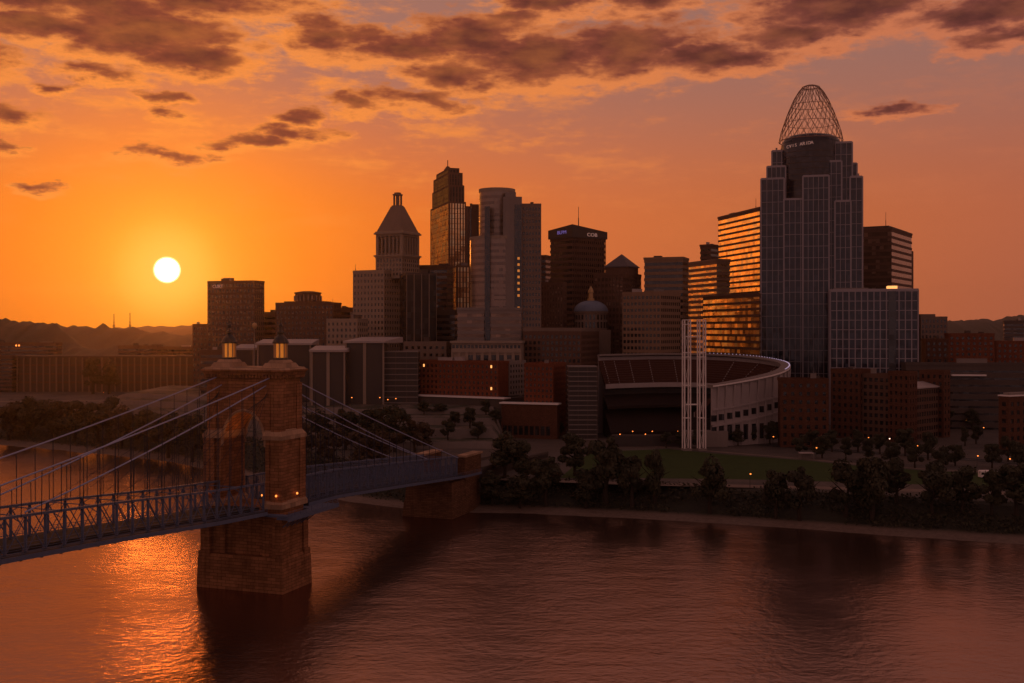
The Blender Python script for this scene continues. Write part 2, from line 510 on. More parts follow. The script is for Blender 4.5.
TERR = [(0, 0), (.01, 3.5), (17, 4.0), (17.01, 8.5), (36, 9.0), (36.01, 13.0), (56, 13.5), (56.01, 16.5), (150, 17.0), (230, 0)]
def terr_y(x): return max(560.0, shore_y(x) + 36 * bank_scale(x) + 8)
def terr_z(x, y):
    """stepped levee terraces between the bridge and the city halls"""
    if not -330 < x < -4: return 0.0
    f = min(1.0, (-4 - x) / 6.0, (x + 330) / 60.0)
    s = y - terr_y(x)
    if s <= 0 or s >= 230: return 0.0
    for a, b in zip(TERR, TERR[1:]):
        if a[0] <= s <= b[0]: return f * (a[1] + (b[1] - a[1]) * (s - a[0]) / max(1e-6, b[0] - a[0]))
    return 0.0
def build_terraces():
    xs = [-330 + 3.26 * i for i in range(101)]
    mb = MB(); n = len(TERR)
    for x in xs:
        f = max(0.0, min(1.0, (-4 - x) / 6.0, (x + 330) / 60.0))
        for (o, z) in TERR:
            w = 1.6 * mnoise.noise((x * .04, o * .1, 1))
            mb.v.append((x, terr_y(x) + o + w, GZ - .05 + z * f + .35 * mnoise.noise((x * .1, o * .3, 4))))
    for i in range(len(xs) - 1):
        for j in range(n - 1):
            a = i * n + j
            mb.face((a, a + n, a + n + 1, a + 1), 1 if j % 2 == 0 and j < 8 else 0)
    m, t, b = principled('terrace_planting')
    pos = t.new('ShaderNodeNewGeometry').outputs['Position']
    n1 = t.noise(pos, 0.06, 6, 0.65); n2 = t.noise(pos, 0.35, 5, 0.65)
    c = t.mix(t.rng(n1, 0.44, 0.56), (0.17, 0.125, 0.10), (0.032, 0.034, 0.014))
    c = t.mix(t.rng(n2, 0.45, 0.7, 0, .7), c, (0.075, 0.058, 0.045))
    t.put(b.inputs['Base Color'], c)
    b.inputs['Roughness'].default_value = 0.95
    tag(mb.build('terrain_terraces', [m, 'concrete']), kind='structure')

def build_ground():
    mb = MB()
    xs = [-4300, -3300, -2400, -1800, -1300, -1000, -800, -650] + [x for x in range(-560, 421, 4)] + [460, 520, 600, 700, 850, 1100, 1500, 2400, 3300, 4300]
    offs = [-14, -6, 0, 2, 4, 6.5, 9, 10.5, 12, 14.5, 17, 20, 23, 25.5, 28, 30, 32, 36]
    rows = len(offs) + 2
    for x in xs:
        k = bank_scale(x)
        for o in offs:
            y = shore_y(x) + o * k
            z = ground_z(x, y)
            wob = mnoise.noise((x * 0.09, o * 0.2, 3.1))
            if 0 <= o < 32: y += 1.4 * wob * k; z += 0.25 * mnoise.noise((x * 0.16, y * 0.16, 7.0)) * (1 if o > 3 else 0.4)
            mb.v.append((x, y, z))
        mb.v.append((x, max(1300, shore_y(x) + 200), GZ))
        mb.v.append((x, 4900, GZ))
    for i in range(len(xs) - 1):
        for j in range(rows - 1):
            a = i * rows + j
            mb.face((a, a + rows, a + rows + 1, a + 1))
    m, t, b = principled('bank_earth_and_city_ground')
    geo = t.new('ShaderNodeNewGeometry')
    pos = geo.outputs['Position']
    sx = t.new('ShaderNodeSeparateXYZ'); t.l.new(pos, sx.inputs[0])
    z = sx.outputs[2]
    n = t.noise(pos, 0.05, 6, 0.65)
    n2 = t.noise(pos, 0.6, 5, 0.65)
    grass = t.mix(t.rng(n2, 0.3, 0.7), (0.014, 0.013, 0.007), (0.035, 0.030, 0.014))
    mud = t.mix(t.rng(n2, 0.3, 0.7), (0.115, 0.075, 0.055), (0.21, 0.14, 0.105))
    city = t.mix(t.rng(n, 0.38, 0.62), (0.060, 0.045, 0.037), (0.12, 0.088, 0.070))
    city = t.mix(t.rng(n2, 0.4, 0.8, 0, 0.5), city, (0.035, 0.028, 0.022))
    zz = t.m('ADD', z, t.m('MULTIPLY', t.m('SUBTRACT', n2, 0.5), 1.2))
    c = t.mix(t.rng(zz, 0.9, 1.7, 0, 1), mud, grass)
    c = t.mix(t.rng(z, 9.3, 9.45, 0, 1), c, city)
    t.put(b.inputs['Base Color'], c)
    b.inputs['Roughness'].default_value = 0.95
    bp = t.new('ShaderNodeBump'); bp.inputs['Strength'].default_value = 0.8; bp.inputs['Distance'].default_value = 0.4
    t.l.new(n2, bp.inputs['Height']); t.l.new(bp.outputs[0], b.inputs['Normal'])
    tag(mb.build('ground', m), kind='structure')

    w = MB()
    w.v = [(-4300, -600, 0), (4300, -600, 0), (4300, 1200, 0), (-4300, 1200, 0)]
    w.face((0, 1, 2, 3))
    m, t, b = principled('river_water')
    pos = t.new('ShaderNodeNewGeometry').outputs['Position']
    b.inputs['Base Color'].default_value = (0.030, 0.016, 0.011, 1)
    b.inputs['IOR'].default_value = 4.8
    b.inputs['Specular Tint'].default_value = (1.0, 0.70, 0.62, 1)
    n1 = t.noise(t.v('MULTIPLY', pos, (0.8, 1.0, 1)), 0.50, 4, 0.6)
    n2 = t.noise(t.v('MULTIPLY', pos, (0.7, 1.0, 1)), 0.10, 3, 0.5)
    n3 = t.noise(t.v('MULTIPLY', pos, (1.0, 0.45, 1)), 0.011, 5, 0.6)
    h = t.m('ADD', t.m('MULTIPLY', n1, 0.55), t.m('MULTIPLY', n2, 0.9))
    bp = t.new('ShaderNodeBump')
    t.put(bp.inputs['Strength'], t.rng(n3, 0.36, 0.64, 0.18, 1.0))
    bp.inputs['Distance'].default_value = 0.62
    t.l.new(h, bp.inputs['Height'])
    t.l.new(bp.outputs[0], b.inputs['Normal'])
    t.put(b.inputs['Roughness'], t.rng(n3, 0.36, 0.64, 0.17, 0.24))
    tag(w.build('river', m), kind='structure')

def sheet(name, poly, lift, mat, tone=None):
    mb = MB()
    mb.v = [(p[0], p[1], GZ + lift) for p in poly]
    mb.face(range(len(poly)))
    me = mb.mesh(name, mat)
    # make sure it faces up
    if me.polygons[0].normal.z < 0:
        me.flip_normals()
    o = link(name, me)
    return tag(o, kind='structure')

def ribbon_poly(pts, w):
    """a road polygon of width w along ground points"""
    L, Rr = [], []
    for i, p in enumerate(pts):
        a = Vector(pts[max(0, i - 1)]); b = Vector(pts[min(len(pts) - 1, i + 1)])
        d = (b - a).normalized()
        n = Vector((-d.y, d.x)) * w / 2
        L.append((p[0] + n.x, p[1] + n.y)); Rr.append((p[0] - n.x, p[1] - n.y))
    return L + Rr[::-1]

M['lawn'] = wall_mat('lawn', (0.050, 0.075, 0.020), 0.95, 0.5, 0.15)
M['paving'] = wall_mat('pale_paving', (0.24, 0.175, 0.14), 0.9, 0.4, 0.15)
M['plaza'] = wall_mat('plaza_paving', (0.13, 0.098, 0.08), 0.9, 0.5, 0.1)
M['mark'] = wall_mat('road_paint', (0.45, 0.40, 0.35), 0.8, 0.4, 1.0)
def G(px, py):
    Y = gy(py)
    return (X(px, Y), Y)

build_ground()
build_terraces()
sheet('lawn', [G(560, 478), G(640, 478), G(780, 480), G(900, 484), G(1060, 488), G(1060, 476), G(930, 471), G(850, 465), G(800, 460), G(720, 454), G(668, 449), G(590, 452)], 0.02, 'lawn')
sheet('upper_path', ribbon_poly([G(640, 446), G(668, 447.5), G(720, 452), G(800, 458.5), G(850, 463.5), G(930, 469.5), G(1060, 475)], 3.2), 0.05, 'paving')
sheet('riverside_path', ribbon_poly([G(480, 478), G(560, 481), G(640, 484), G(780, 487), G(900, 490), G(1060, 495)], 8), 0.05, 'paving')
sheet('plaza', [G(514, 435), G(700, 436), G(720, 447), G(600, 449), G(500, 456), G(470, 458)], 0.02, 'plaza')
sheet('parkway_road', ribbon_poly([G(516, 431), G(560, 432), G(700, 440), G(860, 452), G(1060, 466)], 11), 0.08, 'asphalt')
sheet('parkway_marking', ribbon_poly([G(516, 431), G(560, 432), G(700, 440), G(860, 452), G(1060, 466)], 0.35), 0.10, 'mark')
sheet('plaza_path', ribbon_poly([G(512, 421), G(540, 423), G(620, 428)], 4), 0.05, 'paving')
sheet('left_promenade', ribbon_poly([G(-60, 402), G(60, 401), G(160, 401), G(240, 402), G(310, 408)], 14), 0.05, 'paving')
sheet('right_street', ribbon_poly([G(905, 464), G(930, 448), G(958, 434), G(985, 424)], 16), 0.05, 'plaza')

# ------------------------------------------------------------------ hills on the horizon
M['hill'] = foliage_mat('hill_woods', (0.040, 0.034, 0.018), (0.075, 0.055, 0.026))
def hills(name, x0, x1, Y, prof, depth, amp, seed, step=8.0):
    """a wooded ridge: prof gives (px, py) of its crest as seen from the river"""
    mb = MB()
    n = int((x1 - x0) / step)
    def crest(x):
        px = 512 + F * x / Y
        if px <= prof[0][0]: return Z(prof[0][1], Y)
        for a, b in zip(prof, prof[1:]):
            if a[0] <= px <= b[0]:
                return Z(a[1] + (b[1] - a[1]) * (px - a[0]) / (b[0] - a[0]), Y)
        return Z(prof[-1][1], Y)
    for i in range(n + 1):
        x = x0 + (x1 - x0) * i / n
        h = crest(x)
        for k, (fy, fz) in enumerate(((-1, 0), (-.7, .35), (-.4, .68), (-.2, .88), (0, 1.0), (.3, .8), (1, 0))):
            y = Y + fy * depth
            z = GZ - 1 + (h - GZ) * fz
            if 0 < fz:
                z += amp * (mnoise.noise((x / 31 + seed, y / 31, 0)) + 1.3 * abs(mnoise.noise((x / 17 + seed, y / 17, 5))) + 0.5 * mnoise.noise((x / 6 + seed, y / 6, 9))) * min(1, fz + .3)
            mb.v.append((x, y, z))
    for i in range(n):
        for k in range(6):
            a = i * 7 + k
            mb.face((a, a + 7, a + 8, a + 1))
    tag(mb.build(name, 'hill', None, True), kind='structure')
hills('near_hills', -1000, -330, 1350, [(-300, 316), (0, 320), (30, 321), (52, 325), (60, 331), (70, 341), (84, 347), (200, 352)], 160, 6.0, 1.0, 3.0)
hills('middle_hills', -1500, -350, 1900, [(-300, 322), (40, 324), (75, 327), (100, 328), (150, 332), (210, 337), (300, 345)], 220, 7.0, 4.0, 4.0)
hills('far_hills', -3400, 3400, 3600, [(-500, 328), (80, 330), (140, 327.5), (200, 325), (300, 328), (500, 330), (900, 329), (1100, 326)], 500, 5.5, 9.0, 12.0)
hills('east_hills', 640, 2300, 2300, [(830, 352), (880, 342), (915, 331), (945, 321), (960, 319.5), (990, 320), (1004, 318), (1012, 316.5), (1300, 314)], 280, 6.0, 14.0, 5.0)

# ------------------------------------------------------------------ facade builders
def corner(pl, pc, pr, Yc, phi):
    """near corner at pixel column pc, the left and right ends of its two faces at pl and pr"""
    ph = R(phi)
    Xc = X(pc, Yc)
    a = (-math.cos(ph), math.sin(ph)); b = (math.sin(ph), math.cos(ph))
    kl, kr = (pl - 512) / F, (pr - 512) / F
    L = (kl * Yc - Xc) / (a[0] - kl * a[1])
    D = (kr * Yc - Xc) / (b[0] - kr * b[1])
    return Xc, L, D

def cbuild(name, label, cat, pl, pc, pr, Yc, phi, minD=14.0, maxD=70.0, group=None):
    Xc, L, D = corner(pl, pc, pr, Yc, phi)
    if D <= 0 or D > maxD: D = maxD if D > maxD else minD
    D = max(D, minD)
    root = thing(name, label, cat, (Xc, Yc, GZ), -R(phi), group)
    return root, L, D

def slab_box(mb, b, face, u0, u1, z0, z1, o0, o1, mi=0):
    """a box on one face of the block b=(x0,x1,y0,y1), from o0 to o1 metres outside it"""
    x0, x1, y0, y1 = b
    if face == 'front': mb.box(u0, u1, y0 - o1, y0 - o0, z0, z1, mi)
    elif face == 'back': mb.box(u0, u1, y1 + o0, y1 + o1, z0, z1, mi)
    elif face == 'right': mb.box(x1 + o0, x1 + o1, u0, u1, z0, z1, mi)
    else: mb.box(x0 - o1, x0 - o0, u0, u1, z0, z1, mi)
def span(b, face):
    return (b[0], b[1]) if face in ('front', 'back') else (b[2], b[3])

def roof_cap(parent, b, z, mat='roof', par=1.1, over=0.35, wall=None, clutter=0, seed=0):
    """roof slab with a parapet and plant boxes"""
    mb = MB()
    x0, x1, y0, y1 = b
    mb.box(x0 - over, x1 + over, y0 - over, y1 + over, z, z + 0.5)
    for (a, c, d, e) in ((x0 - over, x1 + over, y0 - over, y0 - over + .5), (x0 - over, x1 + over, y1 + over - .5, y1 + over),
                         (x0 - over, x0 - over + .5, y0 - over + .5, y1 + over - .5), (x1 + over - .5, x1 + over, y0 - over + .5, y1 + over - .5)):
        mb.box(a, c, d, e, z + 0.5, z + 0.5 + par)
    o = mb.build('roof', wall or mat, parent)
    rd = random.Random(seed)
    for i in range(clutter):
        w, d_, h = rd.uniform(.08, .2) * (x1 - x0), rd.uniform(.15, .3) * (y1 - y0), rd.uniform(1.5, 3.8)
        cx, cyy = rd.uniform(x0 + w, x1 - w), rd.uniform(y0 + d_, y1 - d_)
        m2 = MB().box(cx - w / 2, cx + w / 2, cyy - d_ / 2, cyy + d_ / 2, z + .5, z + .5 + h)
        m2.box(cx - w / 2 - .15, cx + w / 2 + .15, cyy - d_ / 2 - .15, cyy + d_ / 2 + .15, z + .5 + h, z + .7 + h)
        m2.build('plant_housing', rd.choice(['concrete', 'roof_pale', 'concrete_dark']), o)
    return o

def ribbon(parent, b, z0, z1, fl, wall, glass, frac=0.5, piers=0, roof='roof', name='spandrel_band', clutter=2, seed=0, cap=True):
    """glass box wrapped by one solid band per storey"""
    x0, x1, y0, y1 = b
    MB().box(x0 + .35, x1 - .35, y0 + .35, y1 - .35, z0, z1).build('glazing', glass, parent)
    n = max(1, int(round((z1 - z0) / fl)))
    h = (z1 - z0) / n
    me = MB().box(x0, x1, y0, y1, 0, h * frac).mesh(name, wall)
    for i in range(n):
        link(name, me, parent, (0, 0, z0 + i * h + h * (1 - frac)))
    if piers:
        mb = MB()
        for face in ('front', 'right', 'left'):
            u0, u1 = span(b, face)
            k = max(1, int(round((u1 - u0) / piers)))
            for i in range(k + 1):
                u = u0 + (u1 - u0) * i / k
                a, c = max(u0, u - .35), min(u1, u + .35)
                slab_box(mb, b, face, a, c, z0, z1 + .3, -.3, .28)
        mb.build('facade_piers', wall, parent)
    if cap: roof_cap(parent, b, z1, roof, wall=wall, clutter=clutter, seed=seed)

def curtain(parent, b, z0, z1, bay, fl, glass, frame, fin=0.45, fw=0.28, bands=True, roof='roof', cap=True, faces=('front', 'right', 'left')):
    """glass curtain wall with projecting vertical fins"""
    x0, x1, y0, y1 = b
    MB().box(x0, x1, y0, y1, z0, z1).build('curtain_glass', glass, parent)
    mb = MB()
    for face in faces:
        u0, u1 = span(b, face)
        k = max(1, int(round((u1 - u0) / bay)))
        for i in range(k + 1):
            u = u0 + (u1 - u0) * i / k
            a, c = u - fw / 2, u + fw / 2
            if i == 0: a, c = u0 - (.0 if face != 'front' else fin), u0 + fw
            if i == k: a, c = u1 - fw, u1 + (.0 if face != 'front' else fin)
            slab_box(mb, b, face, a, c, z0, z1 + .6, .0, fin)
        if bands:
            nf = max(1, int(round((z1 - z0) / fl)))
            for j in range(nf + 1):
                z = z0 + (z1 - z0) * j / nf
                slab_box(mb, b, face, u0 + fw, u1 - fw, z - .16, z + .16, .003, fin * .35)
    mb.build('mullion_frame', frame, parent)
    if cap: roof_cap(parent, b, z1, roof, par=.7, over=0.02, wall=frame, clutter=1, seed=int(abs(x0 * 7 + z1)))

LIMIT = 100
def punched(parent, b, z0, z1, bay, fl, wall, glass='glass_dark', wf=0.55, hf=0.55, faces=('front', 'right'), lit=(), plinth=0.0, cap=True, roof='roof',
            clutter=2, seed=0, proud=0.3, count=None):
    """solid wall with a grid of recessed windows, each window a part of its own"""
    x0, x1, y0, y1 = b
    wb = MB().box(x0, x1, y0, y1, z0, z1)
    wins = []
    for face in faces:
        u0, u1 = span(b, face)
        nx = max(1, int(round((u1 - u0) / bay)))
        nz = max(1, int(round((z1 - z0 - plinth) / fl)))
        bw, bh = (u1 - u0) / nx, (z1 - z0 - plinth) / nz
        e0 = -proud if face == 'front' else 0.0
        # piers
        for i in range(nx + 1):
            u = u0 + i * bw
            a, c = u - bw * (1 - wf) / 2, u + bw * (1 - wf) / 2
            if i == 0: a = u0 + e0
            if i == nx: c = u1 - e0
            slab_box(wb, b, face, a, c, z0, z1, 0, proud)
        for j in range(nz + 1):
            z = z0 + plinth + j * bh
            lo, hi_ = z - bh * (1 - hf) / 2, z + bh * (1 - hf) / 2
            if j == 0: lo = z0
            if j == nz: hi_ = z1
            for i in range(nx):
                slab_box(wb, b, face, u0 + i * bw + bw * (1 - wf) / 2, u0 + (i + 1) * bw - bw * (1 - wf) / 2, lo, hi_, 0, proud - .004)
        for j in range(nz):
            for i in range(nx):
                wins.append((face, j, i, u0 + (i + .5) * bw, z0 + plinth + (j + .5) * bh, bw * wf, bh * hf))
    wb.build('wall', wall, parent)
    cache = {}
    rest = MB()
    wins.sort(key=lambda w: (0 if (w[0], w[1], w[2]) in lit else 1, 0 if w[0] == 'front' else 1, -w[1]))
    for k, (face, j, i, u, z, ww, hh) in enumerate(wins):
        isl = (face, j, i) in lit
        if k < LIMIT:
            key = (face, round(ww, 3), round(hh, 3), isl)
            if key not in cache:
                mb = MB()
                g = .05
                if face == 'front': mb.box(-ww / 2, ww / 2, -g, 0.05, -hh / 2, hh / 2)
                elif face == 'right': mb.box(-.05, g, -ww / 2, ww / 2, -hh / 2, hh / 2)
                else: mb.box(-g, .05, -ww / 2, ww / 2, -hh / 2, hh / 2)
                cache[key] = mb.mesh('window', 'lit' if isl else glass)
            loc = (u, y0, z) if face == 'front' else ((x1, u, z) if face == 'right' else (x0, u, z))
            o = link('window', cache[key], parent, loc)
            if isl: o['label'] = 'window lit orange from inside'
        else:
            slab_box(rest, b, face, u - ww / 2, u + ww / 2, z - hh / 2, z + hh / 2, 0, .05)
    if rest.v:
        o = rest.build('window_field', glass, parent); o['kind'] = 'stuff'
    if cap: roof_cap(parent, b, z1, roof, wall=wall, clutter=clutter, seed=seed)

def mast(parent, x, y, z, h, r=0.28):
    MB().tube((x, y, z), (x, y, z + h * .5), r, 6).tube((x, y, z + h * .5), (x, y, z + h), r * .55, 6).build('antenna', 'iron', parent)

def text_part(parent, txt, loc, size, mat, rz=0.0, name='sign_letters', wide=1.0):
    cu = bpy.data.curves.new('lettering', 'FONT')
    cu.body = txt
    cu.size = size
    cu.extrude = 0.12
    cu.align_x = 'CENTER'
    tmp = bpy.data.objects.new('lettering', cu)
    COL.objects.link(tmp)
    bpy.context.view_layer.update()
    me = bpy.data.meshes.new_from_object(tmp)
    bpy.data.objects.remove(tmp)
    for v in me.vertices: v.co.x *= wide
    me.materials.clear(); me.materials.append(M[mat])
    o = link(name, me, parent, loc)
    o.rotation_euler = (R(90), 0, rz)
    return o

# ------------------------------------------------------------------ suspension bridge
BR = R(20)
BU = Vector((math.sin(BR), math.cos(BR)))          # along the bridge, towards the city
BV = Vector((math.cos(BR), -math.sin(BR)))         # across the bridge
BC = Vector((-70.7, 302.3))
def deck_z(t):
    """underside of the stiffening trusses along the bridge"""
    pts = [(-190, 30.5), (-150, 28.9), (-96, 26.6), (-66, 25.0), (-30, 22.6), (0, 21.2), (30, 20.7), (75, 17.8), (126, 14.4), (150, 13.6)]
    if t <= pts[0][0]: return pts[0][1]
    for a, b in zip(pts, pts[1:]):
        if a[0] <= t <= b[0]:
            f = (t - a[0]) / (b[0] - a[0])
            return a[1] + (b[1] - a[1]) * f
    return pts[-1][1]
TH = 7.6        # truss height
TS = 7.0        # half distance between the trusses

def build_bridge():
    br = thing('suspension_bridge', 'blue steel suspension bridge with a brown stone arch tower standing in the river', 'bridge', (BC.x, BC.y, 0), -BR)
    # ---- tower (a part, its pieces sub-parts)
    mb = MB()
    mb.frust((-13.6, 13.6, -7.6, 7.6), (-13.3, 13.3, -7.3, 7.3), -3, 8.2)
    mb.frust((-13.3, 13.3, -7.3, 7.3), (-12.5, 12.5, -6.6, 6.6), 8.2, 9.4)
    for sx in (-1, 1):
        a, b = sorted((sx * 12.3, sx * 5.9))
        mb.box(a, b, -5.5, 5.5, 9.4, 20.2)
        for sy in (-1, 1):                                 # corner buttresses
            a, b = sorted((sx * 13.2, sx * 9.6)); c, d = sorted((sy * 7.2, sy * 4.2))
            mb.frust((a, b, c, d), (a, b, c, d), 2, 9.9)
            a, b = sorted((sx * 12.75, sx * 9.9)); c, d = sorted((sy * 6.85, sy * 4.4))
            mb.box(a, b, c, d, 9.9, 18.2)
            mb.frust((a, b, c, d), (min(a * .97, b * .97), max(a * .97, b * .97), min(c * .9, d * .9), max(c * .9, d * .9)), 18.2, 20.0)
    mb.box(-5.9, 5.9, -4.6, 4.6, 9.4, 20.0)
    mb.box(-11.8, 11.8, -5.9, 5.9, 20.0, 22.6)
    # piers above the roadway, wider under the pale band
    for sx in (-1, 1):
        a, b = sorted((sx * 11.9, sx * 6.8))
        mb.box(a, b, -5.3, 5.3, 22.6, 41.2)
        for sy in (-1, 1):
            a, b = sorted((sx * 12.3, sx * 8.9)); c, d = sorted((sy * 6.25, sy * 3.3))
            mb.box(a, b, c, d, 22.6, 41.0)
            a, b = sorted((sx * 8.3, sx * 6.95)); c, d = sorted((sy * 5.6, sy * 4.3))
            mb.box(a, b, c, d, 22.6, 41.0)
    # upper block pierced by the pointed arch
    arch = []
    for i in range(13):
        t = i / 12
        arch.append((6.8 - 6.8 * (1 - math.cos(t * math.pi / 2)) ** 1.0, 38.6 + 9.6 * math.sin(t * math.pi / 2) ** 0.9))
    arch[-1] = (0.0, 48.4)
    poly = [(11.2, 42.4), (11.2, 57.2), (-11.2, 57.2), (-11.2, 42.4), (-6.3, 42.4)]
    up = [(p[0], p[1]) for p in arch if p[1] > 42.4]
    poly += [(-p[0], p[1]) for p in up][:-1] + [up[-1]] + [(p[0], p[1]) for p in up[::-1]][1:] + [(6.3, 42.4)]
    mb.extrude_xz(poly, -5.2, 5.2)
    for sx in (-1, 1):
        for sy in (-1, 1):
            a, b = sorted((sx * 11.55, sx * 8.7)); c, d = sorted((sy * 5.6, sy * 2.9))
            mb.box(a, b, c, d, 42.4, 55.6)
            a, b = sorted((sx * 8.4, sx * 7.1)); c, d = sorted((sy * 5.4, sy * 4.6))
            mb.box(a, b, c, d, 42.4, 53.0)
        a, b = sorted((sx * 11.4, sx * 11.1))
        mb.box(a, b, -2.9, 2.9, 52.2, 56.6)
    mb.box(-11.3, 11.3, -5.42, -5.0, 54.2, 55.2)
    tw = mb.build('tower', 'tower_stone', br)
    # moulded arch ring
    for yy in (-5.35, 5.35):
        rg = MB()
        ring_ = [(-p[0], p[1]) for p in arch] + [(p[0], p[1]) for p in arch[::-1]][1:]
        for a, b in zip(ring_, ring_[1:]):
            rg.tube((a[0], yy, a[1]), (b[0], yy, b[1]), 0.42, 6)
        rg.build('arch_moulding', 'tower_pale', tw)
    # pale weathered band
    for sx in (-1, 1):
        bm = MB()
        a, b = sorted((sx * 12.5, sx * 6.5))
        a2, b2 = sorted((sx * 11.3, sx * 6.82))
        bm.frust((a, b, -6.45, 6.45), (a, b, -6.45, 6.45), 40.6, 41.5)
        bm.frust((a, b, -6.45, 6.45), (a2, b2, -5.3, 5.3), 41.5, 43.2)
        bm.build('stone_band', 'tower_pale', tw)
        bm = MB()
        a, b = sorted((sx * 12.7, sx * 6.4))
        bm.box(a, b, -6.6, 6.6, 22.2, 23.4)
        bm.frust((a, b, -6.6, 6.6), (min(a, b) + .5, max(a, b) - .5, -6.2, 6.2), 23.4, 24.2)
        bm.build('base_band', 'tower_pale', tw)
    cn = MB()
    cn.box(-11.9, 11.9, -5.9, 5.9, 56.9, 57.7)
    for i in range(24):
        x = -11.7 + i * 1.0174
        cn.box(x - .25, x + .25, -6.4, -5.9, 57.2, 58.0); cn.box(x - .25, x + .25, 5.9, 6.4, 57.2, 58.0)
    for i in range(11):
        y = -5.3 + i * 1.06
        cn.box(11.9, 12.35, y - .25, y + .25, 57.2, 58.0); cn.box(-12.35, -11.9, y - .25, y + .25, 57.2, 58.0)
    cn.frust((-12.1, 12.1, -6.2, 6.2), (-12.5, 12.5, -6.6, 6.6), 58.0, 58.9)
    cn.box(-12.7, 12.7, -6.8, 6.8, 58.9, 59.3)
    cn.build('cornice', 'tower_stone', tw)
    MB().frust((-12.5, 12.5, -6.6, 6.6), (-11.9, 11.9, -6.0, 6.0), 59.303, 59.9).build('cap_slab', 'tower_pale', tw)
    for sx in (-1, 1):
        pd = MB()
        cx = sx * 8.2
        pd.frust((cx - 3.5, cx + 3.5, -3.8, 3.8), (cx - 2.9, cx + 2.9, -3.1, 3.1), 59.9, 61.1)
        pd.frust((cx - 2.5, cx + 2.5, -2.6, 2.6), (cx - 2.0, cx + 2.0, -2.0, 2.0), 61.1, 61.9)
        pd.build('pedestal', 'tower_pale', tw)
        ln = MB()
        n = 8
        ln.lathe([(2.1, 61.9), (2.1, 62.4), (1.8, 62.5)], n, cx, 0, 2)
        for i in range(n):
            a = 2 * math.pi * (i + .5) / n
            ln.tube((cx + 1.7 * math.cos(a), 1.7 * math.sin(a), 62.4), (cx + 1.7 * math.cos(a), 1.7 * math.sin(a), 66.4), .22, 6, 0)
        ln.lathe([(1.3, 62.4), (1.3, 66.4)], n, cx, 0, 1)
        ln.lathe([(2.1, 66.3), (2.25, 66.6), (1.95, 67.2), (1.6, 67.9), (.8, 68.6), (.62, 68.9)], 12, cx, 0, 2)
        ln.lathe([(.62, 68.9), (.95, 69.2), (.95, 69.6), (.45, 69.9), (.3, 70.6), (.62, 71.0), (.62, 71.4), (.2, 71.8), (.34, 72.4), (.12, 73.0), (.06, 74.8)], 10, cx, 0, 2)
        ln.build('lantern', ['copper', 'lantern_sun_glint', 'iron'], tw)
    for (sx, off) in ((-10.3, 0), (6.6, 0), (10.9, 0)):
        lm = MB().lathe([(.16, 0), (.26, .15), (.26, .4), (.1, .55)], 8)
        o = lm.build('wall_lamp', 'lamp', tw); o.location = (sx, -6.6 - off, 25.6)
    o = MB().lathe([(.16, 0), (.26, .15), (.26, .4), (.1, .55)], 8).build('wall_lamp', 'lamp', tw); o.location = (12.75, 1.0, 25.4)

    # uplighter on the inner face of the far pier, washing the arch
    up_o = MB().box(-.35, .35, -.25, .25, 0, .5).build('arch_lamp', 'iron', tw); up_o.location = (6.4, -1.0, 34.0)
    ld = bpy.data.lights.new('arch_uplight', 'SPOT'); ld.energy = 2600; ld.color = (1.0, 0.34, 0.09); ld.spot_size = R(75); ld.spot_blend = .7; ld.shadow_soft_size = .3
    lo = bpy.data.objects.new('arch_uplight', ld); COL.objects.link(lo); lo.parent = up_o
    lo.location = (-.6, 0, .6); lo.rotation_euler = Vector((7.5, .6, -11.5)).to_track_quat('Z', 'Y').to_euler()
    # ---- roadway and walkways
    ts = [-190 + 5.3 * i for i in range(int(340 / 5.3) + 1)]
    def strip(name, x0, x1, z0, z1, mat, t0=-190, t1=145):
        mb = MB()
        q = [t for t in ts if t0 <= t <= t1]
        for a, b in zip(q, q[1:]):
            za, zb = deck_z(a), deck_z(b)
            k = len(mb.v)
            for (t, zz) in ((a, za), (b, zb)):
                mb.v += [(x0, t, zz + z0), (x1, t, zz + z0), (x1, t, zz + z1), (x0, t, zz + z1)]
            for qd in ((0, 4, 5, 1), (1, 5, 6, 2), (2, 6, 7, 3), (3, 7, 4, 0)):
                mb.face([k + i for i in qd])
        k = len(mb.v)
        mb.face((0, 1, 2, 3)); mb.face((k - 4, k - 1, k - 2, k - 3))
        return mb.build(name, mat, br)
    strip('roadway', -5.2, 5.2, 0.3, 0.9, 'asphalt')
    for sx in (-1, 1):
        a, b = sorted((sx * (TS + .5), sx * (TS + 3.2)))
        for (t0, t1) in ((-190, -9), (9, 145)):
            strip('walkway', a, b, 0.2, 0.45, 'bridge_dark', t0, t1)
            strip('walkway_beam', sx * (TS + 3.2) - .12, sx * (TS + 3.2) + .12, -0.5, 0.45, 'bridge_blue', t0, t1)
            # railing on the outside of the walkway
            mb = MB()
            q = [t for t in ts if t0 <= t <= t1]
            for t in q:
                mb.tube((sx * (TS + 3.2), t, deck_z(t) + .45), (sx * (TS + 3.2), t, deck_z(t) + 1.6), .05, 4)
            for hh in (.8, 1.2, 1.6):
                mb.path([(sx * (TS + 3.2), t, deck_z(t) + hh) for t in q], .045, 4)
            mb.build('railing', 'bridge_blue', br)
        # platform that carries the walkway round the tower
        pl = MB()
        a, b = sorted((sx * 12.9, sx * 16.2))
        pl.box(a, b, -9.5, 17.5, 20.1, 20.6)
        a2, b2 = sorted((sx * 7.2, sx * 16.2))
        pl.box(a2, b2, -9.5, -7.2, 20.7, 21.2)
        pl.box(a2, b2, 7.6, 17.5, 20.05, 20.55)
        e0, e1 = sorted((sx * 16.2, sx * 16.5))
        pl.box(e0, e1, -9.5, 17.5, 19.7, 20.9)
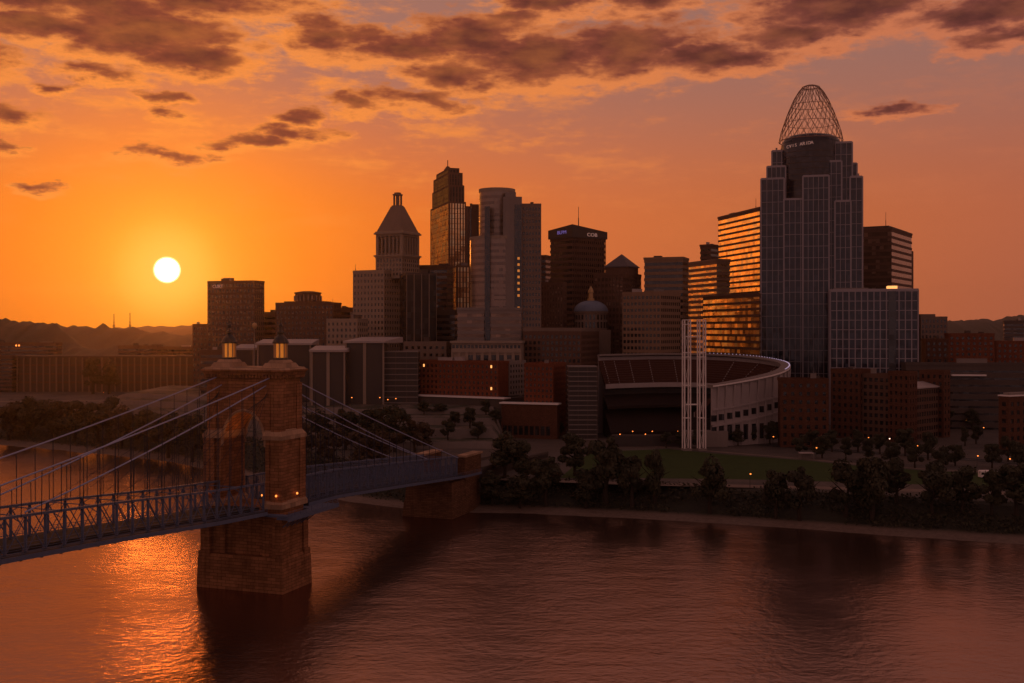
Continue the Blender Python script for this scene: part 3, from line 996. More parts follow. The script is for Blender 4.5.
        for k in range(10):
            y = -9 + k * 2.9
            pl.tube((sx * 16.3, y, 20.9), (sx * 16.3, y, 22.2), .06, 4)
        for hh in (21.3, 21.75, 22.2): pl.tube((sx * 16.3, -9.5, hh), (sx * 16.3, 17.5, hh), .05, 4)
        for k in range(6):
            y = -6.2 + k * 2.5
            c0, c1 = sorted((sx * 12.4, sx * 16.0))
            pl.tube((sx * 12.2, y, 17.2), (sx * 16.0, y, 20.1), .2, 4)
        pl.build('walkway_platform', 'bridge_blue', br)
    # cross beams under the deck
    mb_me = None
    for t in ts:
        if abs(t) < 9 or t > 118: continue
        if mb_me is None:
            m2 = MB()
            m2.box(-TS - 3.1, TS + 3.1, -.18, .18, -1.15, -.25)
            mb_me = m2.mesh('floor_beam', 'bridge_dark')
        link('floor_beam', mb_me, br, (0, t, deck_z(t) + .45))
    # ---- stiffening trusses, left and right, main span and side span
    for sx in (-1, 1):
        for (t0, t1) in ((-190, -6.6), (6.6, 126)):
            n = int(round((t1 - t0) / 5.3))
            q = [t0 + (t1 - t0) * i / n for i in range(n + 1)]
            x = sx * TS
            tr = bpy.data.objects.new('stiffening_truss', None); COL.objects.link(tr); tr.parent = br
            for (nm, o0, o1, w) in (('top_chord', TH - .35, TH + .15, .38), ('bottom_chord', -.3, .35, .36)):
                ch = MB()
                for a, b in zip(q, q[1:]):
                    za, zb = deck_z(a), deck_z(b)
                    k = len(ch.v)
                    for (t, zz) in ((a, za), (b, zb)):
                        ch.v += [(x - w, t, zz + o0), (x + w, t, zz + o0), (x + w, t, zz + o1), (x - w, t, zz + o1)]
                    for qd in ((0, 4, 5, 1), (1, 5, 6, 2), (2, 6, 7, 3), (3, 7, 4, 0)):
                        ch.face([k + i for i in qd])
                ch.build(nm, 'bridge_blue', tr)
            vm = MB().box(-.3, .3, -.14, .14, .3, TH - .35).mesh('truss_post', 'bridge_blue')
            for t in q: link('truss_post', vm, tr, (x, t, deck_z(t)))
            dg = MB()
            for i, (a, b) in enumerate(zip(q, q[1:])):
                za, zb = deck_z(a), deck_z(b)
                dg.tube((x - .12, a, za + TH - .3), (x - .12, b, zb + .3), .13, 4)
                dg.tube((x + .12, a, za + .3), (x + .12, b, zb + TH - .3), .09, 4)
                dg.tube((x, a, za + 2.2), (x, b, zb + 2.2), .06, 4); dg.tube((x, a, za + 1.5), (x, b, zb + 1.5), .06, 4)
            if t0 > 0:      # the side span is screened with close-set bars
                for i in range(int((t1 - t0) / 0.9)):
                    t = t0 + i * .9
                    dg.box(x - .05, x + .05, t - .1, t + .1, deck_z(t) + .3, deck_z(t) + TH - .4)
            dg.build('truss_bracing', 'bridge_blue', tr)
    # portal braces over the road
    for i in range(34):
        t = -187 + i * 5.3 * 2
        if abs(t) < 9 or t > 122: continue
        z = deck_z(t) + TH - .1
        mb = MB().tube((-TS, t, z), (TS, t, z), .14, 4).tube((-TS, t, z - 1.4), (-TS + 3, t, z), .1, 4).tube((TS, t, z - 1.4), (TS - 3, t, z), .1, 4)
        mb.build('portal_brace', 'bridge_blue', br)
    # ---- main cables: an upper and a lower one over each truss, either side of the tower
    def cable_z(kind, t):
        if t <= 0:
            return {'u': 58.3 - .205 * (-t) + .00026 * t * t, 'l': 56.6 - .292 * (-t) + .00052 * t * t}[kind]
        return {'u': 58.3 - .318 * t + .00018 * t * t, 'l': 56.6 - .385 * t + .00055 * t * t}[kind]
    cx_of = {'u': 8.4, 'l': 7.0}
    for sx in (-1, 1):
        for kind in ('u', 'l'):
            for (t0, t1) in ((-190, -5.4), (5.4, 124)):
                n = 26
                pts = []
                for i in range(n + 1):
                    t = t0 + (t1 - t0) * i / n
                    z = cable_z(kind, t)
                    if z < deck_z(t) + TH - 1.0: continue
                    pts.append((sx * cx_of[kind], t, z))
                MB().path(pts, .17, 6).build('main_cable', 'cable_blue', br)
    # ---- hangers from the lower cable and from the upper cable
    cache = {}
    for sx in (-1, 1):
        for kind, off in (('u', 0.0), ('l', 2.6)):
            mb_all = []
            for i in range(60):
                t = -183 + i * 5.3 + off
                if abs(t) < 9 or t > 118: continue
                z0, z1 = deck_z(t) + TH, cable_z(kind, t)
                if z1 - z0 < .8: continue
                MB().tube((sx * (cx_of[kind] - .1), t, z0 - .4), (sx * cx_of[kind], t, z1), .085, 4).build('hanger_rod', 'bridge_dark', br)
        # thin diagonal stays
        for k in range(7):
            for sg in (-1, 1):
                t = sg * (18 + k * 8.5)
                if t > 80: continue
                z = deck_z(t) + TH
                MB().tube((sx * 7.6, sg * 5.4, 54.0 - k * .3), (sx * 7.4, t, z), .05, 4).build('stay_rod', 'bridge_dark', br)
    # ---- shore pier and abutment at the city bank
    ab = MB()
    ab.frust((-10.4, 10.4, 114, 143), (-9.8, 9.8, 115, 143), -3, 6)
    ab.frust((-9.6, 9.6, 115.4, 143), (-9.3, 9.3, 115.8, 143), 6, 13.2)
    ab.box(-10.2, -6.9, 127, 143, 13.2, 21.6); ab.box(6.9, 10.2, 127, 143, 13.2, 21.6)
    ab.box(-6.9, 6.9, 126.2, 150, 12.2, 14.3)
    a = ab.build('abutment', 'abut_stone', br)
    MB().box(-10.7, -6.5, 126.4, 143.6, 21.6, 22.3).build('coping', 'tower_pale', a)
    MB().box(6.5, 10.7, 126.4, 143.6, 21.6, 22.3).build('coping', 'tower_pale', a)
    rmp = MB()
    rmp.prism([(-8, 143), (8, 143), (8, 235), (-8, 235)], 4, [14.2, 14.2, 11.5, 11.5])
    for x in (-8, 7.4): rmp.prism([(x, 143), (x + .6, 143), (x + .6, 235), (x, 235)], 10, [15.4, 15.4, 12.6, 12.6])
    rmp.build('approach_ramp', 'concrete_dark', br)
build_bridge()

# ------------------------------------------------------------------ towers of the skyline
def cincy_tower():
    """the tall blue glass tower with the steel tiara"""
    Y = 740.0; s = Y / F
    root = thing('office_tower', 'tallest blue glass office tower topped by an openwork steel crown', 'office tower', (X(811.5, Y), Y, GZ), -R(14))
    k0 = s * .955
    lx = lambda px: (px - 811.5) * k0
    def blk(p0, p1, y0, y1, ytop, bay=3.4, nm='block'):
        b = (lx(p0), lx(p1), y0, y1)
        part = tag_part(nm, root)
        curtain(part, b, 0, H(ytop, Y), bay, 7.8, 'glass_blue', 'mullion', fin=.6, fw=.34)
    def tag_part(nm, parent):
        o = bpy.data.objects.new(nm, None); COL.objects.link(o); o.parent = parent; return o
    core = MB()
    core.lathe([(20.4, 60), (20.4, H(143, Y)), (20.0, H(139, Y)), (18.6, H(135, Y)), (15.5, H(131.5, Y)), (9, H(129.5, Y)), (0.1, H(129, Y))], 48, 0, 22)
    c = core.build('round_core', 'glass_blue', root, True)
    rings = MB()
    for i in range(26):
        z = 96 + i * 3.9
        if z > H(146, Y): break
        rings.lathe([(20.4, z - .2), (20.58, z - .2), (20.58, z + .2), (20.4, z + .2)], 48, 0, 22)
    rings.build('floor_rings', 'concrete_dark', root)
    blk(760, 783.5, 3, 42, 177.5)
    blk(766, 785, 9, 40, 164)
    blk(771, 786, 14, 38, 147)
    blk(783.6, 812, 2.0, 20, 199)
    blk(803, 829, 1.0, 26, 176.5)
    blk(811, 842, 5.5, 30, 161.5)
    blk(819, 853, 9.5, 38, 142)
    blk(836, 858, 12.5, 40, 163)
    blk(851, 863, 7, 42, 177.5)
    blk(835.5, 851, 3.2, 28, 202)
    blk(829.2, 836, 7.2, 24, 188)
    # crown: two families of curved tubes over an egg-shaped shell
    prof = [(40, 8.3), (60, 11.4), (100, 15.8), (150, 19.8), (200, 23.3), (250, 26.4), (300, 29.3), (350, 31.0)]
    def rad(f):      # f: 0 base .. 1 top
        y = 350 - f * 310
        for a, b in zip(prof, prof[1:]):
            if a[0] <= y <= b[0]:
                return (a[1] + (b[1] - a[1]) * (y - a[0]) / (b[0] - a[0])) * s * 1.0
        return prof[0][1] * s
    Yc = Y + 22; s = Yc / F
    zb, zt = H(141.5, Yc), H(87.5, Yc)
    cr = MB()
    nh, ns = 26, 12
    for d in (-1, 1):
        for k in range(nh):
            pts = []
            for i in range(ns + 1):
                f = i / ns
                a = 2 * math.pi * k / nh + d * f * 1.15
                pts.append((rad(f) * math.cos(a), 22 + rad(f) * math.sin(a), zb + (zt - zb) * f))
            cr.path(pts, .19, 4)
    for f in (0.0, 0.33, 0.66, 1.0):
        pts = [(rad(f) * math.cos(a), 22 + rad(f) * math.sin(a), zb + (zt - zb) * f) for a in [2 * math.pi * i / 36 for i in range(37)]]
        cr.path(pts, .32 if f in (0.0, 1.0) else .18, 5)
    for k in range(6):   # closing arches over the top
        a = math.pi * k / 6
        pts = []
        for i in range(9):
            u = -1 + 2 * i / 8
            pts.append((rad(1) * u * math.cos(a), 22 + rad(1) * u * math.sin(a), zt + 1.6 * (1 - u * u)))
        cr.path(pts, .24, 4)
    for k in range(10):
        a = 2 * math.pi * k / 10 + .2
        pts = [(rad(f) * .93 * math.cos(a), 22 + rad(f) * .93 * math.sin(a), zb + (zt - zb) * f) for f in [i / 8 for i in range(9)]]
        cr.path(pts, .12, 4)
    cr.build('crown_lattice', 'crown_steel', root)
    # letters wrapped round the drum
    txt = 'CVIS ARIDA'
    for i, ch in enumerate(txt):
        if ch == ' ': continue
        px = 787.3 + i * 2.75
        dx = lx(px)
        a = math.asin(max(-1, min(1, dx / 20.9)))
        text_part(root, ch, (dx, 22 - 20.9 * math.cos(a), H(145.6 - i * .22, Y)), 3.0, 'sign_white', a, 'sign_letter', 1.05)
cincy_tower()

def front_office():
    Y = 690.0
    root, L, D = cbuild('office_block', 'wide grey gridded office block standing in front of the tallest tower', 'office block', 830.5, 918, 923.5, Y, 13, 20, 34)
    b = (-L, 0, 0, D)
    h = H(291, Y)
    MB().box(-L, 0, 0, D, 0, h).build('curtain_glass', 'glass_blue', root)
    mb = MB()
    nz = 14
    for face in ('front', 'right', 'left'):
        u0, u1 = span(b, face)
        k = int(round((u1 - u0) / 3.7))
        for i in range(k + 1):
            u = u0 + (u1 - u0) * i / k
            dark = face == 'front' and 0.66 < i / k < 0.77
            w = .3
            slab_box(mb, b, face, max(u0, u - w), min(u1, u + w), 0, h + .8, 0, .6)
        for j in range(nz + 1):
            z = h * j / nz
            slab_box(mb, b, face, u0 + .5, u1 - .5, max(0, z - .22), min(h, z + .22), .003, .3)
    mb.build('facade_grid', 'mullion', root)
    slot = MB(); slot.box(-L * .335, -L * .25, -.75, -.05, 0, h)
    slot.build('dark_bay', 'glass_dark', root)
    r = roof_cap(root, b, h, 'roof', wall='mullion', clutter=0)
    MB().box(-L * .33, -L * .22, 6, 14, h + .5, h + 3.6).build('glint_penthouse', 'lit', r)  # emission stands in for the sun reflected on this rooftop box
    MB().box(-L * .95, -L * .55, 8, 18, h + .5, h + 2.6).build('plant_housing', 'concrete', r)
front_office()

def gold_towers():
    # slim tower with gold mirror glass
    Y = 800.0
    root, L, D = cbuild('office_tower', 'office tower glowing gold in the low sun beside the tallest tower', 'office tower', 718, 759.5, 790, Y, 77, 30, 34)
    h = H(209, Y)
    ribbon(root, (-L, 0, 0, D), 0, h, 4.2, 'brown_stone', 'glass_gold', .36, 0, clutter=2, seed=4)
    mast(root, -L * .42, D * .4, h, H(193, Y) - h)
    Y = 680.0
    root, L, D = cbuild('office_block', 'broad gold glass block below the glowing slim tower and behind the stadium', 'office block', 703, 759, 790, Y, 77, 20, 24)
    wedge = lambda e: [(-L, -e), (0, -e), (-11 + e, 5.0 + e), (-22, 12 + e), (-L, 12 + e)]
    h = H(294, Y)
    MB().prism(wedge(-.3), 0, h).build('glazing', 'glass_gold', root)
    nf = int(h / 4.1); fh = h / nf
    me = MB().prism(wedge(0), 0, fh * .38).mesh('spandrel_band', 'brown_stone')
    for k in range(nf): link('spandrel_band', me, root, (0, 0, k * fh + fh * .62))
    MB().prism(wedge(.2), h + .02, h + 1.0).build('roof', 'brown_stone', root)
    Y = 790.0
    root, L, D = cbuild('office_block', 'orange lit banded office wing between the striped block and the gold tower', 'office block', 683, 716.5, 722, Y, 72, 11, 12)
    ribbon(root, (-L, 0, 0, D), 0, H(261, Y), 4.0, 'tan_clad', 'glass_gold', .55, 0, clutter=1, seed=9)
    Y = 735.0
    root, L, D = cbuild('office_block', 'dark banded office block with pale horizontal stripes behind the stadium', 'office block', 644, 683, 690, Y, 20, 16, 20)
    ribbon(root, (-L, 0, 0, D), 0, H(259, Y), 4.1, 'tan_clad', 'glass_dark', .48, 0, clutter=2, seed=2)
    Y = 680.0
    root, L, D = cbuild('office_block', 'tan office block with rows of square windows right behind the stadium rim', 'office block', 623, 660.5, 684, Y, 35, 16, 27)
    punched(root, (-L, 0, 0, D), 0, H(294, Y), 2.6, 4.0, 'tan_clad', 'glass_dark', .70, .50, clutter=2, seed=12)
    Y = 900.0
    root, L, D = cbuild('office_block', 'small dark tower top showing behind the gold tower', 'office block', 700, 711, 720, Y, 40)
    ribbon(root, (-L, 0, 0, D), 0, H(246, Y), 4.2, 'brown_stone', 'glass_dark', .5, 0, seed=1)
    Y = 850.0
    root, L, D = cbuild('office_tower', 'dark banded tower with an antenna right of the tallest tower', 'office tower', 856, 892, 914, Y, 32)
    h = H(229, Y)
    ribbon(root, (-L, 0, 0, D), 0, h, 5.2, 'brown_stone', 'glass_bronze', .38, 0, cap=False)
    roof_cap(root, (-L, 0, 0, D), h, 'roof', wall='brown_stone', clutter=0)
    MB().box(-L + 2, -3, 3, D - 3, h + .5, H(225, Y)).build('roof_storey', 'dark_clad', root)
    mast(root, -L * .35, D * .3, H(225, Y), H(209, Y) - H(225, Y))
    MB().box(-9, -1, D + .05, D + 10, 0, H(245, Y)).build('side_wing', 'brown_stone', root)
gold_towers()

def round_front_tower():
    """grey tower with a rounded bay and a dark vertical slot"""
    Y = 690.0; s = Y / F
    root = thing('office_tower', 'grey office tower with a rounded front and a dark vertical slot', 'office tower', (X(503, Y), Y, GZ))
    lx = lambda px: (px - 503) * s
    r1, r2 = 18.3 * s, 27.8 * s
    cx = lx(496.6)
    h1, h2 = H(187, Y), H(236, Y)
    body = MB()
    body.lathe([(r2, 0), (r2, h2)], 48, cx, 20)
    body.lathe([(r1, h2), (r1, h1)], 40, cx, 20)
    body.build('round_bay', 'bay_panel', root, False)
    gl = MB(); 
    n = 42
    for j in range(n):
        z = 4 + j * 3.9
        rr = r2 if z < h2 - 3 else r1
        if h2 - 3 <= z <= h2 + 1 or z > h1 - 5: continue
        gl.lathe([(rr, z), (rr + .1, z), (rr + .1, z + 1.9), (rr, z + 1.9)], 44, cx, 20)
    o = gl.build('window_band', 'bay_glass', root)
    MB().lathe([(r2 + .3, h2 - 1.3), (r2 + .3, h2 + .6), (r2 - 6, h2 + .65)], 48, cx, 20).build('shoulder_coping', 'limestone', root)
    MB().lathe([(r1 + .3, h1 - 1.2), (r1 + .3, h1 + .9), (r1 - 1, h1 + .95)], 44, cx, 20).build('roof', 'limestone', root)
    MB().box(lx(484.6), lx(490), 20 - r2 - .8, 20, 0, H(206, Y)).build('dark_slot', 'glass_dark', root)
    b = (lx(503), lx(522), 3.5, 30)
    MB().box(b[0], b[1], b[2], b[3], 0, H(196, Y)).build('step_block', 'concrete', root)
    MB().box(lx(505), lx(516), 6, 26, H(196, Y), H(191, Y)).build('roof_storey', 'concrete', root)
    MB().box(lx(514.5), lx(521.3), 3.2, 3.5, 40, H(196, Y) - 5).build('dark_strip', 'glass_dark', root)
    lw = MB().box(-.7, .7, -.12, .12, 0, 1.5).mesh('lit_and_glint_window', 'sunset_glint')  # sunset reflections in the window column, painted as glowing panes
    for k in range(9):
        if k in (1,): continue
        link('lit_and_glint_window', lw, root, (lx(518.6), 3.05, H(309, Y) + k * 3.9))
    wing = bpy.data.objects.new('side_wing', None); COL.objects.link(wing); wing.parent = root
    punched(wing, (lx(522) + .3, lx(541), 6, 34), 0, H(205, Y), 2.05, 3.9, 'limestone_dark', 'glass_dark', .52, .5, ('front', 'right'), clutter=2, seed=3)
    pd = bpy.data.objects.new('podium', None); COL.objects.link(pd); pd.parent = root
    ribbon(pd, (lx(457), lx(484.4), 1.2, 14), 0, H(310, Y), 4.4, 'concrete', 'glass_bronze', .5, clutter=0)
    ribbon(pd, (lx(490.2), lx(521.5), 1.2, 3.1), 0, H(310, Y), 4.4, 'concrete', 'glass_bronze', .5, clutter=0)
    MB().box(lx(470), lx(477), 34, 42, 0, H(198, Y)).build('rear_shaft', 'brown_stone', root)
round_front_tower()

def stepped_skyscraper():
    """brown art-deco tower with setbacks"""
    Y = 800.0
    root, L, D = cbuild('skyscraper', 'brown stepped skyscraper with a small spire, tallest on the left', 'skyscraper', 430.5, 449, 466, Y, 72, 12, 16)
    h = H(203, Y)
    def tier(f0, f1, g0, g1, z0, z1, glass='glass_dark'):
        e = bpy.data.objects.new('tier', None); COL.objects.link(e); e.parent = root
        curtain(e, (-L * (1 - f0), -L * (1 - f1), D * g0, D * g1), z0, z1, 2.3, 3.7, glass, 'brown_stone', .10, 1.0, True, 'roof', True)
    tier(0, 1, 0, 1, 0, h, 'glass_gold')
    tier(.06, .96, .05, .95, h, H(186, Y), 'glass_black')
    tier(.10, .92, .08, .90, H(186, Y), H(173, Y), 'glass_black')
    tier(.17, .84, .18, .80, H(173, Y), H(167.5, Y), 'glass_black')
    sp = MB()
    cx, cyy = -L * .5, D * .5
    sp.box(cx - 3.2, cx + 3.2, cyy - 2.2, cyy + 2.2, H(167.5, Y), H(163.5, Y))
    sp.frust((cx - 2.2, cx + 2.2, cyy - 2.2, cyy + 2.2), (cx - .8, cx + .8, cyy - .8, cyy + .8), H(163.5, Y), H(160.5, Y))
    sp.tube((cx, cyy, H(160.5, Y)), (cx, cyy, H(154, Y)), .35, 6)
    sp.build('spire', 'brown_stone', root)
    e = bpy.data.objects.new('side_wing', None); COL.objects.link(e); e.parent = root
    curtain(e, (-16, -.5, D + .4, D + 7), 0, H(207, Y), 2.3, 3.7, 'glass_dark', 'brown_stone', .5, 1.1)
    e = bpy.data.objects.new('low_wing', None); COL.objects.link(e); e.parent = root
    curtain(e, (1.2, 14, 2, D + 6), 0, H(268, Y), 2.3, 3.7, 'glass_gold', 'brown_stone', .1, 1.0)
stepped_skyscraper()

def pyramid_tower():
    """pale tower with a columned belfry and a stone pyramid roof"""
    Y = 740.0
    root, L, D = cbuild('skyscraper', 'pale stone tower with a columned top storey and pyramid roof', 'skyscraper', 353.5, 384, 408, Y, 28, 20, 40)
    hb = H(272, Y)
    base = bpy.data.objects.new('base_block', None); COL.objects.link(base); base.parent = root
    punched(base, (-L, 0, 0, D), 0, hb, 2.9, 4.0, 'limestone', 'glass_dark', .45, .5, ('front', 'right'), clutter=0)
    mast(base, -L + 1, 1, hb, 6, .2)
    # upper shaft
    ph = R(28)
    s = Y / F
    w = 17.0
    cx, cyy = -1.4, 18.5         # centre of the shaft in the local frame
    def ring(mb, hw, z0, z1): mb.box(cx - hw, cx + hw, cyy - hw, cyy + hw, z0, z1)
    hw = 10.9
    he = H(233, Y)
    sh = MB(); ring(sh, hw - .5, hb - 4, H(254, Y)); ring(sh, hw - 1.9, H(254, Y), he)
    for sx in (-1, 1):
        for sy in (-1, 1): sh.box(cx + sx * (hw - 1.2) - 1.0, cx + sx * (hw - 1.2) + 1.0, cyy + sy * (hw - 1.2) - 1.0, cyy + sy * (hw - 1.2) + 1.0, H(254, Y), he)
    shaft = sh.build('shaft', 'limestone', root)
    cor = MB(); ring(cor, hw + .2, H(257.0, Y), H(255.6, Y)); ring(cor, hw + .9, H(255.6, Y), H(254, Y))
    cor.build('belt_cornice', 'limestone', shaft)
    # columns of the open storey and window piers below
    col_me = MB().lathe([(.75, 0), (.62, 1), (.58, he - H(254, Y) - 2.2), (.8, he - H(254, Y) - 1.6)], 10).mesh('column', 'limestone')
    for i in range(1, 6):
        u = -hw + 1.3 + i * (2 * hw - 2.6) / 6
        for (x, y) in ((cx + u, cyy - hw + 1.0), (cx + hw - 1.0, cyy + u), (cx - hw + 1.0, cyy + u)):
            if i in (0, 6) and abs(x - cx) < hw - 1.1: pass
            link('column', col_me, shaft, (x, y, H(254, Y)))
    pn = MB()
    for i in range(9):
        u = -hw + .5 + i * (2 * hw - 1.0) / 8
        pn.box(cx + u - .5, cx + u + .5, cyy - hw + .2, cyy - hw + .5, hb - 4, H(257, Y)); pn.box(cx + hw - .5, cx + hw - .2, cyy + u - .5, cyy + u + .5, hb - 4, H(257, Y))
    pn.build('piers', 'limestone', shaft)
    hh_ = he - 3 - H(252, Y)
    wme = [MB().box(-.55, .55, -.06, .06, 0, 1.8).mesh('window', 'glass_dark'), MB().box(-.06, .06, -.55, .55, 0, 1.8).mesh('window', 'glass_dark'),
           MB().box(-.9, .9, -.06, .06, 0, hh_).mesh('window', 'glass_dark'), MB().box(-.06, .06, -.9, .9, 0, hh_).mesh('window', 'glass_dark')]
    for i in range(8):
        u = -hw + .5 + (i + .5) * (2 * hw - 1.0) / 8
        for j in range(5):
            z = hb - 2 + j * 3.1
            if z > H(259, Y): break
            link('window', wme[0], shaft, (cx + u, cyy - hw + .48, z)); link('window', wme[1], shaft, (cx + hw - .48, cyy + u, z))
    for i in range(6):
        u = -hw + 1.3 + (i + .5) * (2 * hw - 2.6) / 6
        link('window', wme[2], shaft, (cx + u, cyy - hw + 1.9, H(252, Y))); link('window', wme[3], shaft, (cx + hw - 1.9, cyy + u, H(252, Y)))
    ev = MB(); ring(ev, hw - .3, he - 1.4, he); ring(ev, hw + .9, he, he + 1.1); ring(ev, hw + .2, he + 1.1, he + 2.0)
    ev.build('eaves_cornice', 'limestone', shaft)
    rf = MB()
    hp = H(204, Y)
    n = 9
    for i in range(n):
        f0, f1 = i / n, (i + 1) / n
        a = (hw - .6) * (1 - f0) + 3.3 * f0; b = (hw - .6) * (1 - f1) + 3.3 * f1
        z0 = he + 2.0 + (hp - he - 2) * f0; z1 = he + 2.0 + (hp - he - 2) * f1
        rf.frust((cx - a, cx + a, cyy - a, cyy + a), (cx - b - .12, cx + b + .12, cyy - b - .12, cyy + b + .12), z0, z1)
    rf.build('pyramid_roof', 'limestone_dark', shaft)
    lt = MB(); ring(lt, 3.0, hp, hp + .8)
    for sx in (-1, 1):
        for sy in (-1, 1): lt.box(cx + sx * 1.7 - .5, cx + sx * 1.7 + .5, cyy + sy * 1.7 - .5, cyy + sy * 1.7 + .5, hp + .8, H(192.5, Y))
    ring(lt, .9, hp + .8, H(192.5, Y)); ring(lt, 2.5, H(192.5, Y), H(191, Y)); ring(lt, 1.7, H(191, Y), H(189.5, Y))
    lt.build('roof_lantern', 'limestone_dark', shaft)
    # dark slab standing against it
    Y = 712.0
    root, L, D = cbuild('office_tower', 'black glass slab with thin pale vertical lines beside the pyramid tower', 'office tower', 400, 406.5, 436.5, Y, 72, 8, 40)
    h = H(275, Y)
    MB().box(-L, 0, 0, D, 0, h).build('curtain_glass', 'glass_black', root)
    mb = MB()
    for i in range(5):
        u = D * i / 4
        mb.box(0, .5, max(0, u - .22), min(D, u + .22), 0, h + .8)
    mb.build('mullion_frame', 'limestone', root)
    roof_cap(root, (-L, 0, 0, D), h, 'roof', wall='dark_clad', clutter=1, seed=5)
pyramid_tower()

def sign_tower():
    """dark tower carrying two lit signs"""
    Y = 800.0
    root, L, D = cbuild('office_tower', 'dark banded tower with a mast and small lit signs on its crown', 'office tower', 550, 572.5, 605.5, Y, 52, 20, 36)
    h = H(229, Y)
    e = bpy.data.objects.new('banded_front', None); COL.objects.link(e); e.parent = root
    ribbon(root, (-L, 0, 0, D), 0, h - 6, 4.1, 'brown_stone', 'glass_dark', .5, 0, cap=False)
    bpy.data.objects.remove(e)
    mb = MB()
    k = 16
    for i in range(k + 1):
        u = D * i / k
        mb.box(0, .45, max(0, u - .35), min(D, u + .35), 0, h - 6)
    mb.build('facade_piers', 'brown_stone', root)
    cp = MB(); cp.prism([(-L - 1, -1), (1, -1), (1, D + 1), (-L - 1, D + 1)], h - 6, [h + .6, h + 3.4, h - .6, h - 1])
    cp.build('crown_band', 'dark_clad', root)
    mast(root, -L * .25, D * .35, h + 1, H(205, Y) - h - 1, .35)
    text_part(root, 'BLPM', (-L * .42, -1.15, h - 3.0), 3.6, 'sign_blue', 0, 'sign_letters', 1.25)
    text_part(root, 'COB', (1.15, D * .56, h - 4.6), 3.6, 'sign_white', R(90), 'sign_letters', 1.35)
    # block between it and the round tower
    Y = 740.0
    root, L, D = cbuild('office_block', 'brown office block with narrow windows left of the signed tower', 'office block', 541, 563, 565, Y, 12)
    punched(root, (-L, 0, 0, D), 0, H(284, Y), 1.9, 4.2, 'brown_stone', 'glass_bronze', .5, .62, clutter=1, seed=4)
    Y = 860.0
    root, L, D = cbuild('office_block', 'plain dark slab peeping out between the round tower and the signed tower', 'office block', 533, 546, 549, Y, 20)
    ribbon(root, (-L, 0, 0, D), 0, H(257, Y), 4.2, 'brown_stone', 'glass_dark', .5, 0, seed=7)
    # building with the small pyramid
    Y = 735.0
    root, L, D = cbuild('office_block', 'brown office block crowned by a small slate pyramid', 'office block', 594, 623, 641.5, Y, 30, 16, 30)
    h = H(275, Y)
    ribbon(root, (-L, 0, 0, D), 0, h, 4.0, 'brown_stone', 'glass_bronze', .45, 2.6, clutter=0)
    cx, cyy = -L * .36, D * .5
    tp = MB().box(cx - 8.5, cx + 8.5, cyy - 8.5, cyy + 8.5, h + .5, H(266.5, Y))
    tp.build('top_storey', 'brown_stone', root)
    pr = MB(); pr.box(cx - 9.3, cx + 9.3, cyy - 9.3, cyy + 9.3, H(266.5, Y), H(265.4, Y)); pr.frust((cx - 9, cx + 9, cyy - 9, cyy + 9), (cx - .15, cx + .15, cyy - .15, cyy + .15), H(265.4, Y), H(252.5, Y))
    pr.build('pyramid_roof', 'roof_slate', root)
sign_tower()

def domed_block():
    Y = 668.0
    root, L, D = cbuild('apartment_building', 'brown gridded block of small windows in front of the dome', 'building', 524, 581, 611, Y, 20, 20, 40)
    punched(root, (-L, 0, 0, D), 0, H(334, Y), 2.9, 3.6, 'brown_stone', 'glass_dark', .58, .58, clutter=0)
    fr = MB().box(-L - .4, .4, -.4, D + .4, H(334, Y) + 1.7, H(330.5, Y) + 1.7).build('attic_band', 'limestone_dark', root)
    Y = 715.0; s = Y / F
    root = thing('domed_building', 'round drum building with a blue grey dome and pale lantern', 'building', (X(592.5, Y), Y + 14, GZ))
    b = MB().box(-11, 12, -12, 12, 0, H(330, Y))
    b.lathe([(10.9, H(330, Y)), (10.9, H(313, Y)), (11.5, H(312.6, Y)), (11.5, H(311.4, Y)), (10.4, H(311, Y))], 32)
    b.build('drum', 'limestone_dark', root)
    w = MB()
    for i in range(26):
        a = 2 * math.pi * i / 26
        ca, sa = math.cos(a), math.sin(a)
        for (z0, z1) in ((H(328, Y), H(322, Y)), (H(319.5, Y), H(314.5, Y))):
            k = len(w.v)
            p = []
            for da in (-.06, .06):
                for rr in (10.95, 11.0):
                    p.append((rr * math.cos(a + da), rr * math.sin(a + da)))
            w.prism([p[0], p[1], p[3], p[2]], z0, z1)
    w.build('drum_windows', 'glass_dark', root)
    prof = []
    for i in range(11):
        t = i / 10 * math.pi / 2
        prof.append((10.6 * math.cos(t) + .8, H(311, Y) + (H(300, Y) - H(311, Y)) * math.sin(t)))
    MB().lathe(prof, 32).build('dome', 'dome_blue', root, True)
    MB().lathe([(2.2, H(300.6, Y)), (2.2, H(298, Y)), (1.5, H(297.6, Y)), (1.4, H(292, Y)), (1.9, H(291.6, Y)), (1.5, H(289, Y)), (.6, H(286.5, Y)), (.1, H(285, Y))], 12).build('lantern', 'copper', root)
domed_block()

# ------------------------------------------------------------------ lower buildings, nearest rows
def simple(kind, name, label, cat, pl, pc, pr, Y, phi, ytop, wall, glass='glass_dark', fl=4.0, bay=3.2, frac=.5, wf=.5, hf=.5, clutter=2, seed=0, lit=(), minD=14, maxD=40, piers=0, z0=0.0, roof='roof'):
    root, L, D = cbuild(name, label, cat, pl, pc, pr, Y, phi, minD, maxD)
    h = H(ytop, Y)
    b = (-L, 0, 0, D)
    if kind == 'ribbon': ribbon(root, b, z0, h, fl, wall, glass, frac, piers, clutter=clutter, seed=seed, roof=roof)
    elif kind == 'punched': punched(root, b, z0, h, bay, fl, wall, glass, wf, hf, clutter=clutter, seed=seed, lit=lit, roof=roof)
    else: curtain(root, b, z0, h, bay, fl, glass, wall)
    return root, L, D, h

